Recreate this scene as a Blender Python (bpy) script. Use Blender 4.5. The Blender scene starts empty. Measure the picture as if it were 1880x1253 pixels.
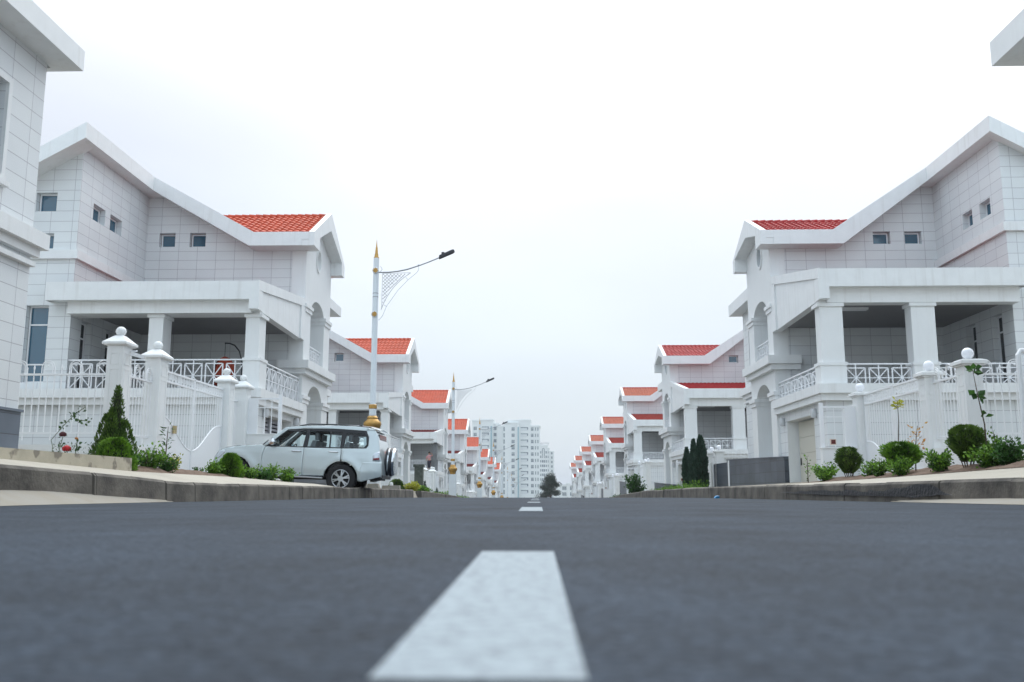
import bpy, bmesh, math, random
from mathutils import Vector, Matrix, geometry, noise as mnoise
from math import radians as R, sin, cos, pi
random.seed(7)
SC = bpy.context.scene
COL = SC.collection
# ------------------------------------------------------------------ camera
cam = bpy.data.cameras.new('camera'); camo = bpy.data.objects.new('camera', cam); COL.objects.link(camo)
camo.location = (0, 0, .13); camo.rotation_euler = (R(90 + 9.22), 0, R(1.56))
cam.sensor_width = 36; cam.lens = 36 * 1684 / 1880; cam.clip_start = .02; cam.clip_end = 6000
cam.dof.use_dof = True; cam.dof.focus_distance = 34; cam.dof.aperture_fstop = 3.4
SC.camera = camo
# ------------------------------------------------------------------ light
SUN_EL, SUN_AZ = R(58), R(8)     # azimuth clockwise from +Y
w = bpy.data.worlds.new('World'); SC.world = w; w.use_nodes = True
nt = w.node_tree; nt.nodes.clear(); N = nt.nodes.new; LK = nt.links.new
out = N('ShaderNodeOutputWorld'); bgn = N('ShaderNodeBackground'); sky = N('ShaderNodeTexSky')
sky.sky_type = 'NISHITA'; sky.sun_disc = False; sky.sun_elevation = SUN_EL; sky.sun_rotation = SUN_AZ
sky.dust_density = 3; sky.air_density = 1.2
tc = N('ShaderNodeTexCoord'); sep = N('ShaderNodeSeparateXYZ'); LK(tc.outputs['Generated'], sep.inputs[0])
ramp = N('ShaderNodeValToRGB'); LK(sep.outputs['Z'], ramp.inputs[0])
CLOUD = [(0.0, (5.7, 6.5, 7.2, 1)), (.1, (6.0, 6.7, 7.4, 1)), (.22, (6.6, 7.15, 7.8, 1)), (.34, (7.5, 7.75, 8.2, 1)), (.48, (9.0, 9.2, 9.5, 1)), (.7, (10.6, 11.9, 13.0, 1))]
while len(ramp.color_ramp.elements) < len(CLOUD): ramp.color_ramp.elements.new(.5)
for e, (p, c) in zip(ramp.color_ramp.elements, CLOUD): e.position = p; e.color = [k / 13 for k in c[:3]] + [1]
noi = N('ShaderNodeTexNoise'); noi.inputs['Scale'].default_value = 1.6; noi.inputs['Detail'].default_value = 4; noi.inputs['Roughness'].default_value = .45
mpn = N('ShaderNodeMapping'); mpn.inputs['Scale'].default_value = (1, 1, 2.6); LK(tc.outputs['Generated'], mpn.inputs[0]); LK(mpn.outputs[0], noi.inputs['Vector'])
nr = N('ShaderNodeMapRange'); nr.inputs[1].default_value = .32; nr.inputs[2].default_value = .72; nr.inputs[3].default_value = .86; nr.inputs[4].default_value = 1.09
LK(noi.outputs[0], nr.inputs[0])
vm = N('ShaderNodeVectorMath'); vm.operation = 'SCALE'; LK(ramp.outputs[0], vm.inputs[0])
mm = N('ShaderNodeMath'); mm.operation = 'MULTIPLY'; mm.inputs[1].default_value = 13; LK(nr.outputs[0], mm.inputs[0]); LK(mm.outputs[0], vm.inputs['Scale'])
mix = N('ShaderNodeMix'); mix.data_type = 'RGBA'; mix.clamp_result = False
nf = N('ShaderNodeMapRange'); nf.inputs[1].default_value = .3; nf.inputs[2].default_value = .75; nf.inputs[3].default_value = .78; nf.inputs[4].default_value = .98
noi2 = N('ShaderNodeTexNoise'); noi2.inputs['Scale'].default_value = 2.3; noi2.inputs['Detail'].default_value = 5; LK(mpn.outputs[0], noi2.inputs['Vector']); LK(noi2.outputs[0], nf.inputs[0])
bl = N('ShaderNodeMapRange'); bl.inputs[1].default_value = .25; bl.inputs[2].default_value = -.25; LK(sep.outputs['Y'], bl.inputs[0])
mb_ = N('ShaderNodeMix'); mb_.data_type = 'RGBA'; mb_.clamp_result = False; LK(bl.outputs[0], mb_.inputs[0]); LK(vm.outputs[0], mb_.inputs[6]); mb_.inputs[7].default_value = (8.8, 10.3, 11.7, 1)
dl = N('ShaderNodeVectorMath'); dl.operation = 'DOT_PRODUCT'; LK(tc.outputs['Generated'], dl.inputs[0]); dl.inputs[1].default_value = (-.5, .77, .4)
dm = N('ShaderNodeMapRange'); dm.interpolation_type = 'SMOOTHSTEP'; dm.inputs[1].default_value = .9; dm.inputs[2].default_value = 1; dm.inputs[3].default_value = 0; dm.inputs[4].default_value = .22; LK(dl.outputs['Value'], dm.inputs[0])
ds = N('ShaderNodeMath'); ds.operation = 'SUBTRACT'; LK(nf.outputs[0], ds.inputs[0]); LK(dm.outputs[0], ds.inputs[1]); LK(ds.outputs[0], mix.inputs[0]); LK(sky.outputs[0], mix.inputs[6]); dp = N('ShaderNodeVectorMath'); dp.operation = 'DOT_PRODUCT'; LK(tc.outputs['Generated'], dp.inputs[0]); dp.inputs[1].default_value = (.07, .498, .864)
gw = N('ShaderNodeMapRange'); gw.interpolation_type = 'SMOOTHSTEP'; gw.inputs[1].default_value = .55; gw.inputs[2].default_value = 1; gw.inputs[3].default_value = 0; gw.inputs[4].default_value = 1; LK(dp.outputs['Value'], gw.inputs[0])
gs = N('ShaderNodeVectorMath'); gs.operation = 'SCALE'; gs.inputs[0].default_value = (10, 10.1, 10); gwp = N('ShaderNodeMath'); gwp.operation = 'POWER'; gwp.inputs[1].default_value = 3; LK(gw.outputs[0], gwp.inputs[0]); LK(gwp.outputs[0], gs.inputs['Scale'])
ga = N('ShaderNodeVectorMath'); ga.operation = 'ADD'; LK(mb_.outputs[2], ga.inputs[0]); LK(gs.outputs[0], ga.inputs[1]); LK(ga.outputs[0], mix.inputs[7])
LK(mix.outputs[2], bgn.inputs[0]); bgn.inputs[1].default_value = .1; LK(bgn.outputs[0], out.inputs[0])
sl = bpy.data.lights.new('sun', 'SUN'); so = bpy.data.objects.new('sun', sl); COL.objects.link(so)
sl.energy = .9; sl.angle = R(60); sl.color = (1, .97, .93)
d = Vector((sin(SUN_AZ) * cos(SUN_EL), cos(SUN_AZ) * cos(SUN_EL), sin(SUN_EL)))
so.rotation_euler = d.to_track_quat('Z', 'Y').to_euler(); so.location = (0, -20, 60)
SC.view_settings.view_transform = 'Standard'; SC.view_settings.look = 'None'; SC.view_settings.gamma = 1
SC.view_settings.exposure = 0.42
SC.cycles.max_bounces = 7; SC.cycles.diffuse_bounces = 3; SC.cycles.glossy_bounces = 3; SC.cycles.transparent_max_bounces = 10

# ------------------------------------------------------------------ materials
def mat(name, col, rough=.6, metal=0, noise=None, bump=None, spec=.5, coat=0):
    m = bpy.data.materials.new(name); m.use_nodes = True; t = m.node_tree; b = t.nodes['Principled BSDF']
    b.inputs['Base Color'].default_value = (*col, 1); b.inputs['Roughness'].default_value = rough; b.inputs['Metallic'].default_value = metal
    b.inputs['Specular IOR Level'].default_value = spec; b.inputs['Coat Weight'].default_value = coat
    tcn = t.nodes.new('ShaderNodeTexCoord')
    if noise:   # (scale, amount, detail) or with second colour
        sc_, amt = noise[0], noise[1]
        n = t.nodes.new('ShaderNodeTexNoise'); n.inputs['Scale'].default_value = sc_; n.inputs['Detail'].default_value = 6; n.inputs['Roughness'].default_value = .6
        t.links.new(tcn.outputs['Object'], n.inputs['Vector'])
        r = t.nodes.new('ShaderNodeMapRange'); r.inputs[1].default_value = .3; r.inputs[2].default_value = .7
        t.links.new(n.outputs[0], r.inputs[0])
        mx = t.nodes.new('ShaderNodeMix'); mx.data_type = 'RGBA'; t.links.new(r.outputs[0], mx.inputs[0])
        c2 = noise[2] if len(noise) > 2 else tuple(k * (1 - amt) for k in col)
        mx.inputs[6].default_value = (*c2, 1); mx.inputs[7].default_value = (*col, 1)
        t.links.new(mx.outputs[2], b.inputs['Base Color'])
    if bump:
        n = t.nodes.new('ShaderNodeTexNoise'); n.inputs['Scale'].default_value = bump[0]; n.inputs['Detail'].default_value = 5
        t.links.new(tcn.outputs['Object'], n.inputs['Vector'])
        bp = t.nodes.new('ShaderNodeBump'); bp.inputs['Strength'].default_value = bump[1]; bp.inputs['Distance'].default_value = bump[2]
        t.links.new(n.outputs[0], bp.inputs['Height']); t.links.new(bp.outputs[0], b.inputs['Normal'])
    return m
def brickmat(name, c1, c2, mortar, bw, bh, ms, rough=.5, bias=0, uvname=None, bumpd=.006, offset=0., stain=.06, spec=.5):
    m = mat(name, c1, rough, spec=spec); t = m.node_tree; b = t.nodes['Principled BSDF']
    uv = t.nodes.new('ShaderNodeUVMap'); br = t.nodes.new('ShaderNodeTexBrick'); t.links.new(uv.outputs[0], br.inputs['Vector'])
    br.offset = offset; br.inputs['Color1'].default_value = (*c1, 1); br.inputs['Color2'].default_value = (*c2, 1); br.inputs['Mortar'].default_value = (*mortar, 1)
    br.inputs['Scale'].default_value = 1; br.inputs['Mortar Size'].default_value = ms; br.inputs['Mortar Smooth'].default_value = .1
    br.inputs['Brick Width'].default_value = bw; br.inputs['Row Height'].default_value = bh
    n = t.nodes.new('ShaderNodeTexNoise'); n.inputs['Scale'].default_value = .9; n.inputs['Detail'].default_value = 6
    tcn = t.nodes.new('ShaderNodeTexCoord'); t.links.new(tcn.outputs['Object'], n.inputs['Vector'])
    r = t.nodes.new('ShaderNodeMapRange'); r.inputs[1].default_value = .3; r.inputs[2].default_value = .7; r.inputs[3].default_value = 1 - stain; r.inputs[4].default_value = 1
    t.links.new(n.outputs[0], r.inputs[0]); v = t.nodes.new('ShaderNodeVectorMath'); v.operation = 'SCALE'
    t.links.new(br.outputs[0], v.inputs[0]); t.links.new(r.outputs[0], v.inputs['Scale']); t.links.new(v.outputs[0], b.inputs['Base Color'])
    bp = t.nodes.new('ShaderNodeBump'); bp.inputs['Strength'].default_value = .7; bp.inputs['Distance'].default_value = bumpd; bp.invert = True
    t.links.new(br.outputs['Fac'], bp.inputs['Height']); t.links.new(bp.outputs[0], b.inputs['Normal'])
    return m
def streaks(m, amt=.1, col=(.45, .42, .38)):
    """faint vertical run-off dirt on painted walls"""
    t = m.node_tree; b = t.nodes['Principled BSDF']; tcn = t.nodes.new('ShaderNodeTexCoord'); mp = t.nodes.new('ShaderNodeMapping')
    mp.inputs['Scale'].default_value = (5, 5, .35); t.links.new(tcn.outputs['Object'], mp.inputs[0])
    n = t.nodes.new('ShaderNodeTexNoise'); n.inputs['Scale'].default_value = 1.2; n.inputs['Detail'].default_value = 5; t.links.new(mp.outputs[0], n.inputs['Vector'])
    r = t.nodes.new('ShaderNodeMapRange'); r.inputs[1].default_value = .55; r.inputs[2].default_value = .8; r.inputs[3].default_value = 0; r.inputs[4].default_value = amt * 3
    t.links.new(n.outputs[0], r.inputs[0]); mx = t.nodes.new('ShaderNodeMix'); mx.data_type = 'RGBA'; t.links.new(r.outputs[0], mx.inputs[0])
    s = b.inputs['Base Color']
    if s.is_linked: t.links.new(s.links[0].from_socket, mx.inputs[6])
    else: mx.inputs[6].default_value = s.default_value[:]
    mx.inputs[7].default_value = (*col, 1); t.links.new(mx.outputs[2], s)
    return m
PAINT = streaks(mat('white_render', (.82, .84, .84), .6, noise=(1.2, .05), bump=(60, .15, .004)), .05)
TRIM = streaks(mat('white_trim', (.83, .85, .85), .5, noise=(2, .07)), .085)
CLAD = brickmat('stone_cladding', (.765, .795, .80), (.725, .755, .77), (.42, .42, .45), .76, .37, .007, .42)
GRAN = brickmat('grey_granite', (.20, .235, .285), (.17, .2, .245), (.10, .11, .13), .9, .4, .008, .35, stain=.25)
GRAN2 = brickmat('dark_granite', (.10, .12, .15), (.07, .085, .11), (.03, .035, .045), .9, .4, .012, .4, stain=.45)
RAILM = mat('white_metal', (.82, .84, .86), .4)
REDP = mat('porch_tiles', (.24, .04, .035), .65, noise=(3, .3), bump=(30, .3, .01))
RED = mat('red_tiles', (.6, .095, .038), .65, noise=(3, .3), bump=(30, .3, .01))
CONC = mat('kerb_concrete', (.2, .178, .15), .85, noise=(2.0, .5, (.04, .036, .032)), bump=(30, .7, .012))
CONC2 = mat('pale_concrete', (.3, .285, .255), .85, noise=(2.2, .35, (.27, .24, .19)), bump=(50, .4, .006))
PAVE = mat('pavement', (.47, .43, .36), .85, noise=(1.5, .2), bump=(60, .3, .005))
SOIL = mat('soil', (.11, .065, .045), .95, noise=(9, .6, (.2, .14, .1)), bump=(14, 1, .05))
GROUND = mat('ground', (.3, .27, .22), .95, noise=(.3, .4), bump=(8, .5, .03))
FRAME = mat('window_frame', (.82, .84, .86), .35)
GLASS = mat('window_glass', (.02, .09, .15), .06, spec=1.0)
GLASSD = mat('dark_glass', (.02, .024, .032), .1, spec=.6)
DARKIN = mat('dark_interior', (.03, .03, .035), .8)
GOLD = mat('gold_paint', (.55, .32, .09), .38, .55, noise=(8, .3))
POLE = mat('pole_paint', (.72, .77, .8), .4, noise=(3, .08))
STEEL = mat('steel', (.38, .4, .43), .35, .6)
BLACK = mat('black_plastic', (.025, .028, .035), .4)
CEIL = mat('grey_ceiling', (.3, .3, .31), .8, noise=(1, .1)); FLOORT = mat('terrace_tiles', (.2, .19, .19), .5, noise=(1, .2))  # ceiling and floor coloured darker to deepen the shade under the porch
CREAM = mat('cream_door', (.62, .6, .52), .5)
LOUV = mat('louvre_metal', (.35, .36, .4), .45)
ORANGE = mat('orange_fabric', (.33, .045, .018), .85, noise=(12, .3))
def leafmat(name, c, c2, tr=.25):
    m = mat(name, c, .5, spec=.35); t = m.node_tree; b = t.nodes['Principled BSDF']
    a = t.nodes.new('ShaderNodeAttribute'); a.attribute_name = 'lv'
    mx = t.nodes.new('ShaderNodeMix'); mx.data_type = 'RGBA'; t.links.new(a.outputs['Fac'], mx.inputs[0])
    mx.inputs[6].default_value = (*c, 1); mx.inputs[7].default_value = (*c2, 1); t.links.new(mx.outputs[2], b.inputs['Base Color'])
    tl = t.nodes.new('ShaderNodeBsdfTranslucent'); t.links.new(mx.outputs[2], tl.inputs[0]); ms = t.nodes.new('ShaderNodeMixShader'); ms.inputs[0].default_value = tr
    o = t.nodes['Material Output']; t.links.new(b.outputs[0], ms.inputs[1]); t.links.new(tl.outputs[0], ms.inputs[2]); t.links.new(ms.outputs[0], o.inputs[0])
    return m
LEAF = leafmat('leaf_bright', (.018, .06, .008), (.2, .40, .04), .25)
LEAFD = leafmat('leaf_dark', (.018, .06, .012), (.06, .16, .03))
THUJA = leafmat('thuja_foliage', (.022, .055, .01), (.13, .23, .035))
THUJAB = leafmat('thuja_bright', (.04, .11, .012), (.2, .38, .04))
CYPR = leafmat('cypress_foliage', (.018, .045, .03), (.045, .09, .06), .1)
PINE = leafmat('pine_foliage', (.012, .025, .016), (.03, .05, .03), .1)
YELL = leafmat('yellow_leaf', (.28, .3, .03), (.55, .55, .08))
ORLEAF = leafmat('orange_leaf', (.5, .22, .06), (.6, .4, .1))
BARK = mat('bark', (.1, .07, .05), .9, noise=(20, .4))
GREENSTEM = mat('green_stem', (.1, .14, .05), .7)
ROSE = mat('rose_petals', (.5, .015, .02), .6); ROSED = mat('dark_rose_petals', (.07, .006, .012), .6)

def asphalt():
    m = mat('asphalt', (.1, .1, .1), .85, spec=.3); t = m.node_tree; b = t.nodes['Principled BSDF']; tcn = t.nodes.new('ShaderNodeTexCoord')
    n1 = t.nodes.new('ShaderNodeTexVoronoi'); n1.inputs['Scale'].default_value = 110; t.links.new(tcn.outputs['Object'], n1.inputs['Vector'])
    n2 = t.nodes.new('ShaderNodeTexNoise'); n2.inputs['Scale'].default_value = 1.3; n2.inputs['Detail'].default_value = 9; n2.inputs['Roughness'].default_value = .62; t.links.new(tcn.outputs['Object'], n2.inputs['Vector'])
    n3 = t.nodes.new('ShaderNodeTexNoise'); n3.inputs['Scale'].default_value = 42; n3.inputs['Detail'].default_value = 4; t.links.new(tcn.outputs['Object'], n3.inputs['Vector'])
    r = t.nodes.new('ShaderNodeValToRGB'); t.links.new(n1.outputs['Color'], r.inputs[0])
    r.color_ramp.elements[0].color = (.007, .017, .032, 1); r.color_ramp.elements[1].color = (.07, .094, .13, 1)
    q = t.nodes.new('ShaderNodeMapRange'); q.inputs[1].default_value = .3; q.inputs[2].default_value = .7; q.inputs[3].default_value = .3; q.inputs[4].default_value = .9; t.links.new(n2.outputs[0], q.inputs[0])
    q3 = t.nodes.new('ShaderNodeMapRange'); q3.inputs[1].default_value = .35; q3.inputs[2].default_value = .65; q3.inputs[3].default_value = .75; q3.inputs[4].default_value = 1.2; t.links.new(n3.outputs[0], q3.inputs[0])
    mu = t.nodes.new('ShaderNodeMath'); mu.operation = 'MULTIPLY'; t.links.new(q.outputs[0], mu.inputs[0]); t.links.new(q3.outputs[0], mu.inputs[1])
    v = t.nodes.new('ShaderNodeVectorMath'); v.operation = 'SCALE'; t.links.new(r.outputs[0], v.inputs[0]); t.links.new(mu.outputs[0], v.inputs['Scale']); t.links.new(v.outputs[0], b.inputs['Base Color'])
    bp = t.nodes.new('ShaderNodeBump'); bp.inputs['Strength'].default_value = .6; bp.inputs['Distance'].default_value = .004; t.links.new(n1.outputs['Distance'], bp.inputs['Height'])
    bp2 = t.nodes.new('ShaderNodeBump'); bp2.inputs['Strength'].default_value = .5; bp2.inputs['Distance'].default_value = .006; t.links.new(n3.outputs[0], bp2.inputs['Height']); t.links.new(bp.outputs[0], bp2.inputs['Normal'])
    t.links.new(bp2.outputs[0], b.inputs['Normal'])
    return m
ASPH = asphalt()
def roadpaint():
    m = mat('road_paint', (.62, .66, .68), .7); t = m.node_tree; b = t.nodes['Principled BSDF']; tcn = t.nodes.new('ShaderNodeTexCoord')
    n = t.nodes.new('ShaderNodeTexNoise'); n.inputs['Scale'].default_value = 45; n.inputs['Detail'].default_value = 8; n.inputs['Roughness'].default_value = .75; t.links.new(tcn.outputs['Object'], n.inputs['Vector'])
    r = t.nodes.new('ShaderNodeValToRGB'); t.links.new(n.outputs[0], r.inputs[0]); e = r.color_ramp.elements
    e[0].position = .3; e[0].color = (.13, .15, .17, 1); e[1].position = .56; e[1].color = (.31, .36, .39, 1); t.links.new(r.outputs[0], b.inputs['Base Color'])
    bp = t.nodes.new('ShaderNodeBump'); bp.inputs['Strength'].default_value = .5; bp.inputs['Distance'].default_value = .004; t.links.new(n.outputs[0], bp.inputs['Height']); t.links.new(bp.outputs[0], b.inputs['Normal'])
    return m
LINE = roadpaint()

# ------------------------------------------------------------------ mesh helpers
def boxuv(me):
    uv = me.uv_layers.new(name='UVMap').data
    for p in me.polygons:
        n = p.normal
        for li in p.loop_indices:
            c = me.vertices[me.loops[li].vertex_index].co
            if abs(n.z) > .8: uv[li].uv = (c.x, c.y)
            elif abs(n.y) > abs(n.x): uv[li].uv = (abs(c.x) + 10, c.z + 10)
            else: uv[li].uv = (c.y + 50, c.z + 10)
class MB:
    """collects shapes, builds ONE mesh object"""
    def __init__(s, flip=1): s.bm = bmesh.new(); s.f = flip
    def v(s, p): return s.bm.verts.new((p[0] * s.f, p[1], p[2]))
    def face(s, pts):
        try: return s.bm.faces.new([s.v(p) for p in pts])
        except ValueError: return None
    def box(s, x0, x1, y0, y1, z0, z1):
        v = [s.v((x, y, z)) for z in (z0, z1) for y in (y0, y1) for x in (x0, x1)]
        for f in ((0, 2, 3, 1), (4, 5, 7, 6), (0, 1, 5, 4), (2, 6, 7, 3), (0, 4, 6, 2), (1, 3, 7, 5)): s.bm.faces.new([v[i] for i in f])
        return s
    def bar(s, a, b, t, t2=None):
        """square bar from a to b"""
        a, b = Vector(a), Vector(b); dr = (b - a).normalized(); up = Vector((0, 0, 1)) if abs(dr.z) < .9 else Vector((1, 0, 0))
        sx = dr.cross(up).normalized() * t / 2; sy = sx.cross(dr).normalized() * (t2 or t) / 2
        q = [p + i * sx + j * sy for p in (a, b) for i, j in ((-1, -1), (1, -1), (1, 1), (-1, 1))]
        v = [s.v(p) for p in q]
        for f in ((0, 3, 2, 1), (4, 5, 6, 7), (0, 1, 5, 4), (1, 2, 6, 5), (2, 3, 7, 6), (3, 0, 4, 7)): s.bm.faces.new([v[i] for i in f])
        return s
    def tube(s, pts, rad, n=8, cap=True):
        pts = [Vector(p) for p in pts]; rr = rad if isinstance(rad, (list, tuple)) else [rad] * len(pts); rings = []
        prev = None
        for i, p in enumerate(pts):
            dr = (pts[min(i + 1, len(pts) - 1)] - pts[max(i - 1, 0)]).normalized()
            if prev is None: up = Vector((0, 0, 1)) if abs(dr.z) < .9 else Vector((1, 0, 0)); sx = dr.cross(up).normalized()
            else: sx = (prev - dr * prev.dot(dr)).normalized()
            prev = sx; sy = dr.cross(sx)
            rings.append([s.v(p + rr[i] * (cos(2 * pi * k / n) * sx + sin(2 * pi * k / n) * sy)) for k in range(n)])
        for a, b in zip(rings, rings[1:]):
            for k in range(n): s.bm.faces.new((a[k], a[(k + 1) % n], b[(k + 1) % n], b[k]))
        if cap:
            s.bm.faces.new(rings[0][::-1]); s.bm.faces.new(rings[-1])
        return s
    def lathe(s, prof, c=(0, 0, 0), n=16, axis='z'):
        rings = []
        for r, h in prof:
            ring = []
            for k in range(n):
                a = 2 * pi * k / n; x, y = max(r, 1e-4) * cos(a), max(r, 1e-4) * sin(a)
                p = (x, y, h) if axis == 'z' else ((x, h, y) if axis == 'y' else (h, x, y))
                ring.append(s.v((c[0] + p[0], c[1] + p[1], c[2] + p[2])))
            rings.append(ring)
        for a, b in zip(rings, rings[1:]):
            for k in range(n): s.bm.faces.new((a[k], a[(k + 1) % n], b[(k + 1) % n], b[k]))
        s.bm.faces.new(rings[0][::-1]); s.bm.faces.new(rings[-1])
        return s
    def sphere(s, c, r, n=16, sz=1):
        return s.lathe([(r * sin(pi * i / (n // 2)), -r * sz * cos(pi * i / (n // 2))) for i in range(n // 2 + 1)], c, n)
    def prism(s, poly, axis, a, b):
        """2D polygon extruded along axis; poly coordinates are the two other axes in xyz order"""
        def P(q, t): return {'x': (t, q[0], q[1]), 'y': (q[0], t, q[1]), 'z': (q[0], q[1], t)}[axis]
        tri = geometry.tessellate_polygon([[Vector((q[0], q[1], 0)) for q in poly]])
        A = [s.v(P(q, a)) for q in poly]; B = [s.v(P(q, b)) for q in poly]
        for t in tri:
            s.bm.faces.new([A[i] for i in t]); s.bm.faces.new([B[i] for i in reversed(t)])
        n = len(poly)
        for i in range(n): s.bm.faces.new((A[i], A[(i + 1) % n], B[(i + 1) % n], B[i]))
        return s
    def wall(s, axis, c, poly, holes=(), depth=0):
        """planar wall at axis=c with holes; reveals go to c+depth"""
        def P(q, t): return {'x': (t, q[0], q[1]), 'y': (q[0], t, q[1])}[axis]
        loops = [poly] + [list(h) for h in holes]; flat = [q for l in loops for q in l]
        tri = geometry.tessellate_polygon([[Vector((q[0], q[1], 0)) for q in l] for l in loops])
        V = [s.v(P(q, c)) for q in flat]
        for t in tri:
            try: s.bm.faces.new([V[i] for i in t])
            except ValueError: pass
        k = len(poly)
        for h in holes:
            n = len(h); W = [s.v(P(q, c + depth)) for q in h]
            for i in range(n): s.bm.faces.new((V[k + i], V[k + (i + 1) % n], W[(i + 1) % n], W[i]))
            k += n
        return s
    def build(s, name, m, parent=None, smooth=False, bevel=0, recalc=True, loc=None):
        bmesh.ops.remove_doubles(s.bm, verts=s.bm.verts, dist=1e-5) if smooth else None
        if recalc: bmesh.ops.recalc_face_normals(s.bm, faces=s.bm.faces)
        me = bpy.data.meshes.new(name); s.bm.to_mesh(me); s.bm.free(); boxuv(me)
        for mm_ in (m if isinstance(m, (list, tuple)) else [m]): me.materials.append(mm_)
        if smooth:
            me.polygons.foreach_set('use_smooth', [True] * len(me.polygons))
            try: me.set_sharp_from_angle(angle=R(40))
            except Exception: pass
        o = bpy.data.objects.new(name, me); COL.objects.link(o); o.parent = parent
        if loc: o.location = loc
        if bevel:
            b = o.modifiers.new('bevel', 'BEVEL'); b.width = bevel; b.segments = 2; b.limit_method = 'ANGLE'; b.angle_limit = R(40)
        return o
def rect(a0, a1, z0, z1): return [(a0, z0), (a1, z0), (a1, z1), (a0, z1)]
def tag(o, label, cat, group=None):
    o['label'] = label; o['category'] = cat
    if group: o['group'] = group
    return o
def empty(name, loc, label=None, cat=None, group=None, rz=0):
    o = bpy.data.objects.new(name, None); COL.objects.link(o); o.location = loc; o.rotation_euler = (0, 0, rz); o.empty_display_size = .3
    if label: tag(o, label, cat, group)
    return o
def struct(o, kind='structure'): o['kind'] = kind; return o
def kids(o): return [c for c in list(bpy.data.objects) if c.parent == o]
def drop_part(o, name):
    for c in kids(o):
        if c.name.split('.')[0] == name: bpy.data.objects.remove(c)
def copy_tree(o, parent=None, label=None, group=None, loc=None, tree=None):
    c = o.copy(); COL.objects.link(c); c.parent = parent
    if label: c['label'] = label
    if group: c['group'] = group
    if loc: c.location = loc
    for ch in kids(o): copy_tree(ch, c)
    return c
def interp(xs, ys, x):
    if x <= xs[0]: return ys[0]
    for i in range(1, len(xs)):
        if x <= xs[i]:
            t = (x - xs[i - 1]) / (xs[i] - xs[i - 1]); return ys[i - 1] + t * (ys[i] - ys[i - 1])
    return ys[-1]

# ------------------------------------------------------------------ terrain
ZRX = [-5, 8, 13, 20, 26, 33, 40, 50, 64, 92, 118, 140, 168, 192, 222, 250, 300]
ZRY = [0, 0, -.03, -.062, -.088, -.14, -.21, -.4, -.78, -1.6, -2.4, -3.1, -3.95, -4.6, -5.4, -5.9, -6.3]
def zr(y): return interp(ZRX, ZRY, y)
def ktL(y): return interp([0, 7.8, 8.7, 10.3, 11.1, 12, 13.3, 26, 34.5, 40], [.37, .355, .33, .29, .255, .23, .22, .176, .13, zr(40) + .26], y) if y < 40 else zr(y) + .26
def ktR(y): return interp([0, 8.8, 14.2, 24, 40], [.26, .24, .22, .21, .10], y) if y < 40 else zr(y) + .3
def G(x, y):
    a = abs(x)
    if a < 4.6: return zr(y)
    side = -1 if x < 0 else 1
    k = ktL(y) if side < 0 else ktR(y)
    if y < 60:
        if side < 0:
            e = interp([0, 9.5, 12.7, 16.9, 20.7, 23], [.55, .45, .38, .36, .3, .28], y); e2 = interp([0, 17, 23], [.8, .66, .42], y)
            h = interp([4.6, 4.9, 5.6, 6.1, 9.2, 30], [k, k, e, e, e2, e2], a)
            if y > 23.3: 
                dr = interp([4.6, 4.95, 5.2, 9.2, 30], [k, k, .03, .28, .3], a) if y < 34 else interp([4.6, 6, 9.2], [k, k + .05, k + .1], a)
                t = min(1, (y - 23.3) / .5); h = h * (1 - t) + dr * t
            if y > 40: h = zr(y) + .26 + .15 * min(1, (a - 4.6) / 4)
        else:
            e = interp([0, 13.4, 16.7, 24, 30], [.55, .45, .40, .29, .25], y); e2 = interp([0, 17, 24, 34, 44], [.75, .62, .5, .4, .3], y)
            h = interp([4.6, 4.9, 7, 9.0, 30], [k, k, e, e2, e2], a)
            if y > 44: h = zr(y) + .3 + .15 * min(1, (a - 4.6) / 4)
    else: h = zr(y) + .28 + .15 * min(1, (a - 4.6) / 4)
    return h
def sheet(name, m, xs, ys, dz, f=G, kind='structure'):
    vs = [(x, y, f(x, y) + dz) for y in ys for x in xs]; n = len(xs)
    fs = [(j * n + i, j * n + i + 1, (j + 1) * n + i + 1, (j + 1) * n + i) for j in range(len(ys) - 1) for i in range(n - 1)]
    me = bpy.data.meshes.new(name); me.from_pydata(vs, [], fs); me.materials.append(m); o = bpy.data.objects.new(name, me); COL.objects.link(o)
    me.polygons.foreach_set('use_smooth', [True] * len(me.polygons)); return struct(o, kind)
def frange(a, b, s):
    n = max(1, int(round((b - a) / s))); return [a + (b - a) * i / n for i in range(n + 1)]
xsg = [-3000, -800, -200, -60, -30, -20] + frange(-12, -4.9, .6) + [-4.7, 0, 4.7] + frange(4.9, 12, .6) + [20, 30, 60, 200, 800, 3000]
ysg = [-60, -20, -5] + frange(0, 60, 1) + frange(64, 300, 4) + [500, 1000, 2500, 5000]
sheet('ground', GROUND, xsg, ysg, -.02, lambda x, y: G(x, y) if abs(x) > 4.8 else zr(y) - .12)
sheet('road', ASPH, frange(-4.75, 4.75, .95), frange(-3, 24, .5) + frange(25, 60, 1) + frange(64, 280, 4), 0, lambda x, y: zr(y))
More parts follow.
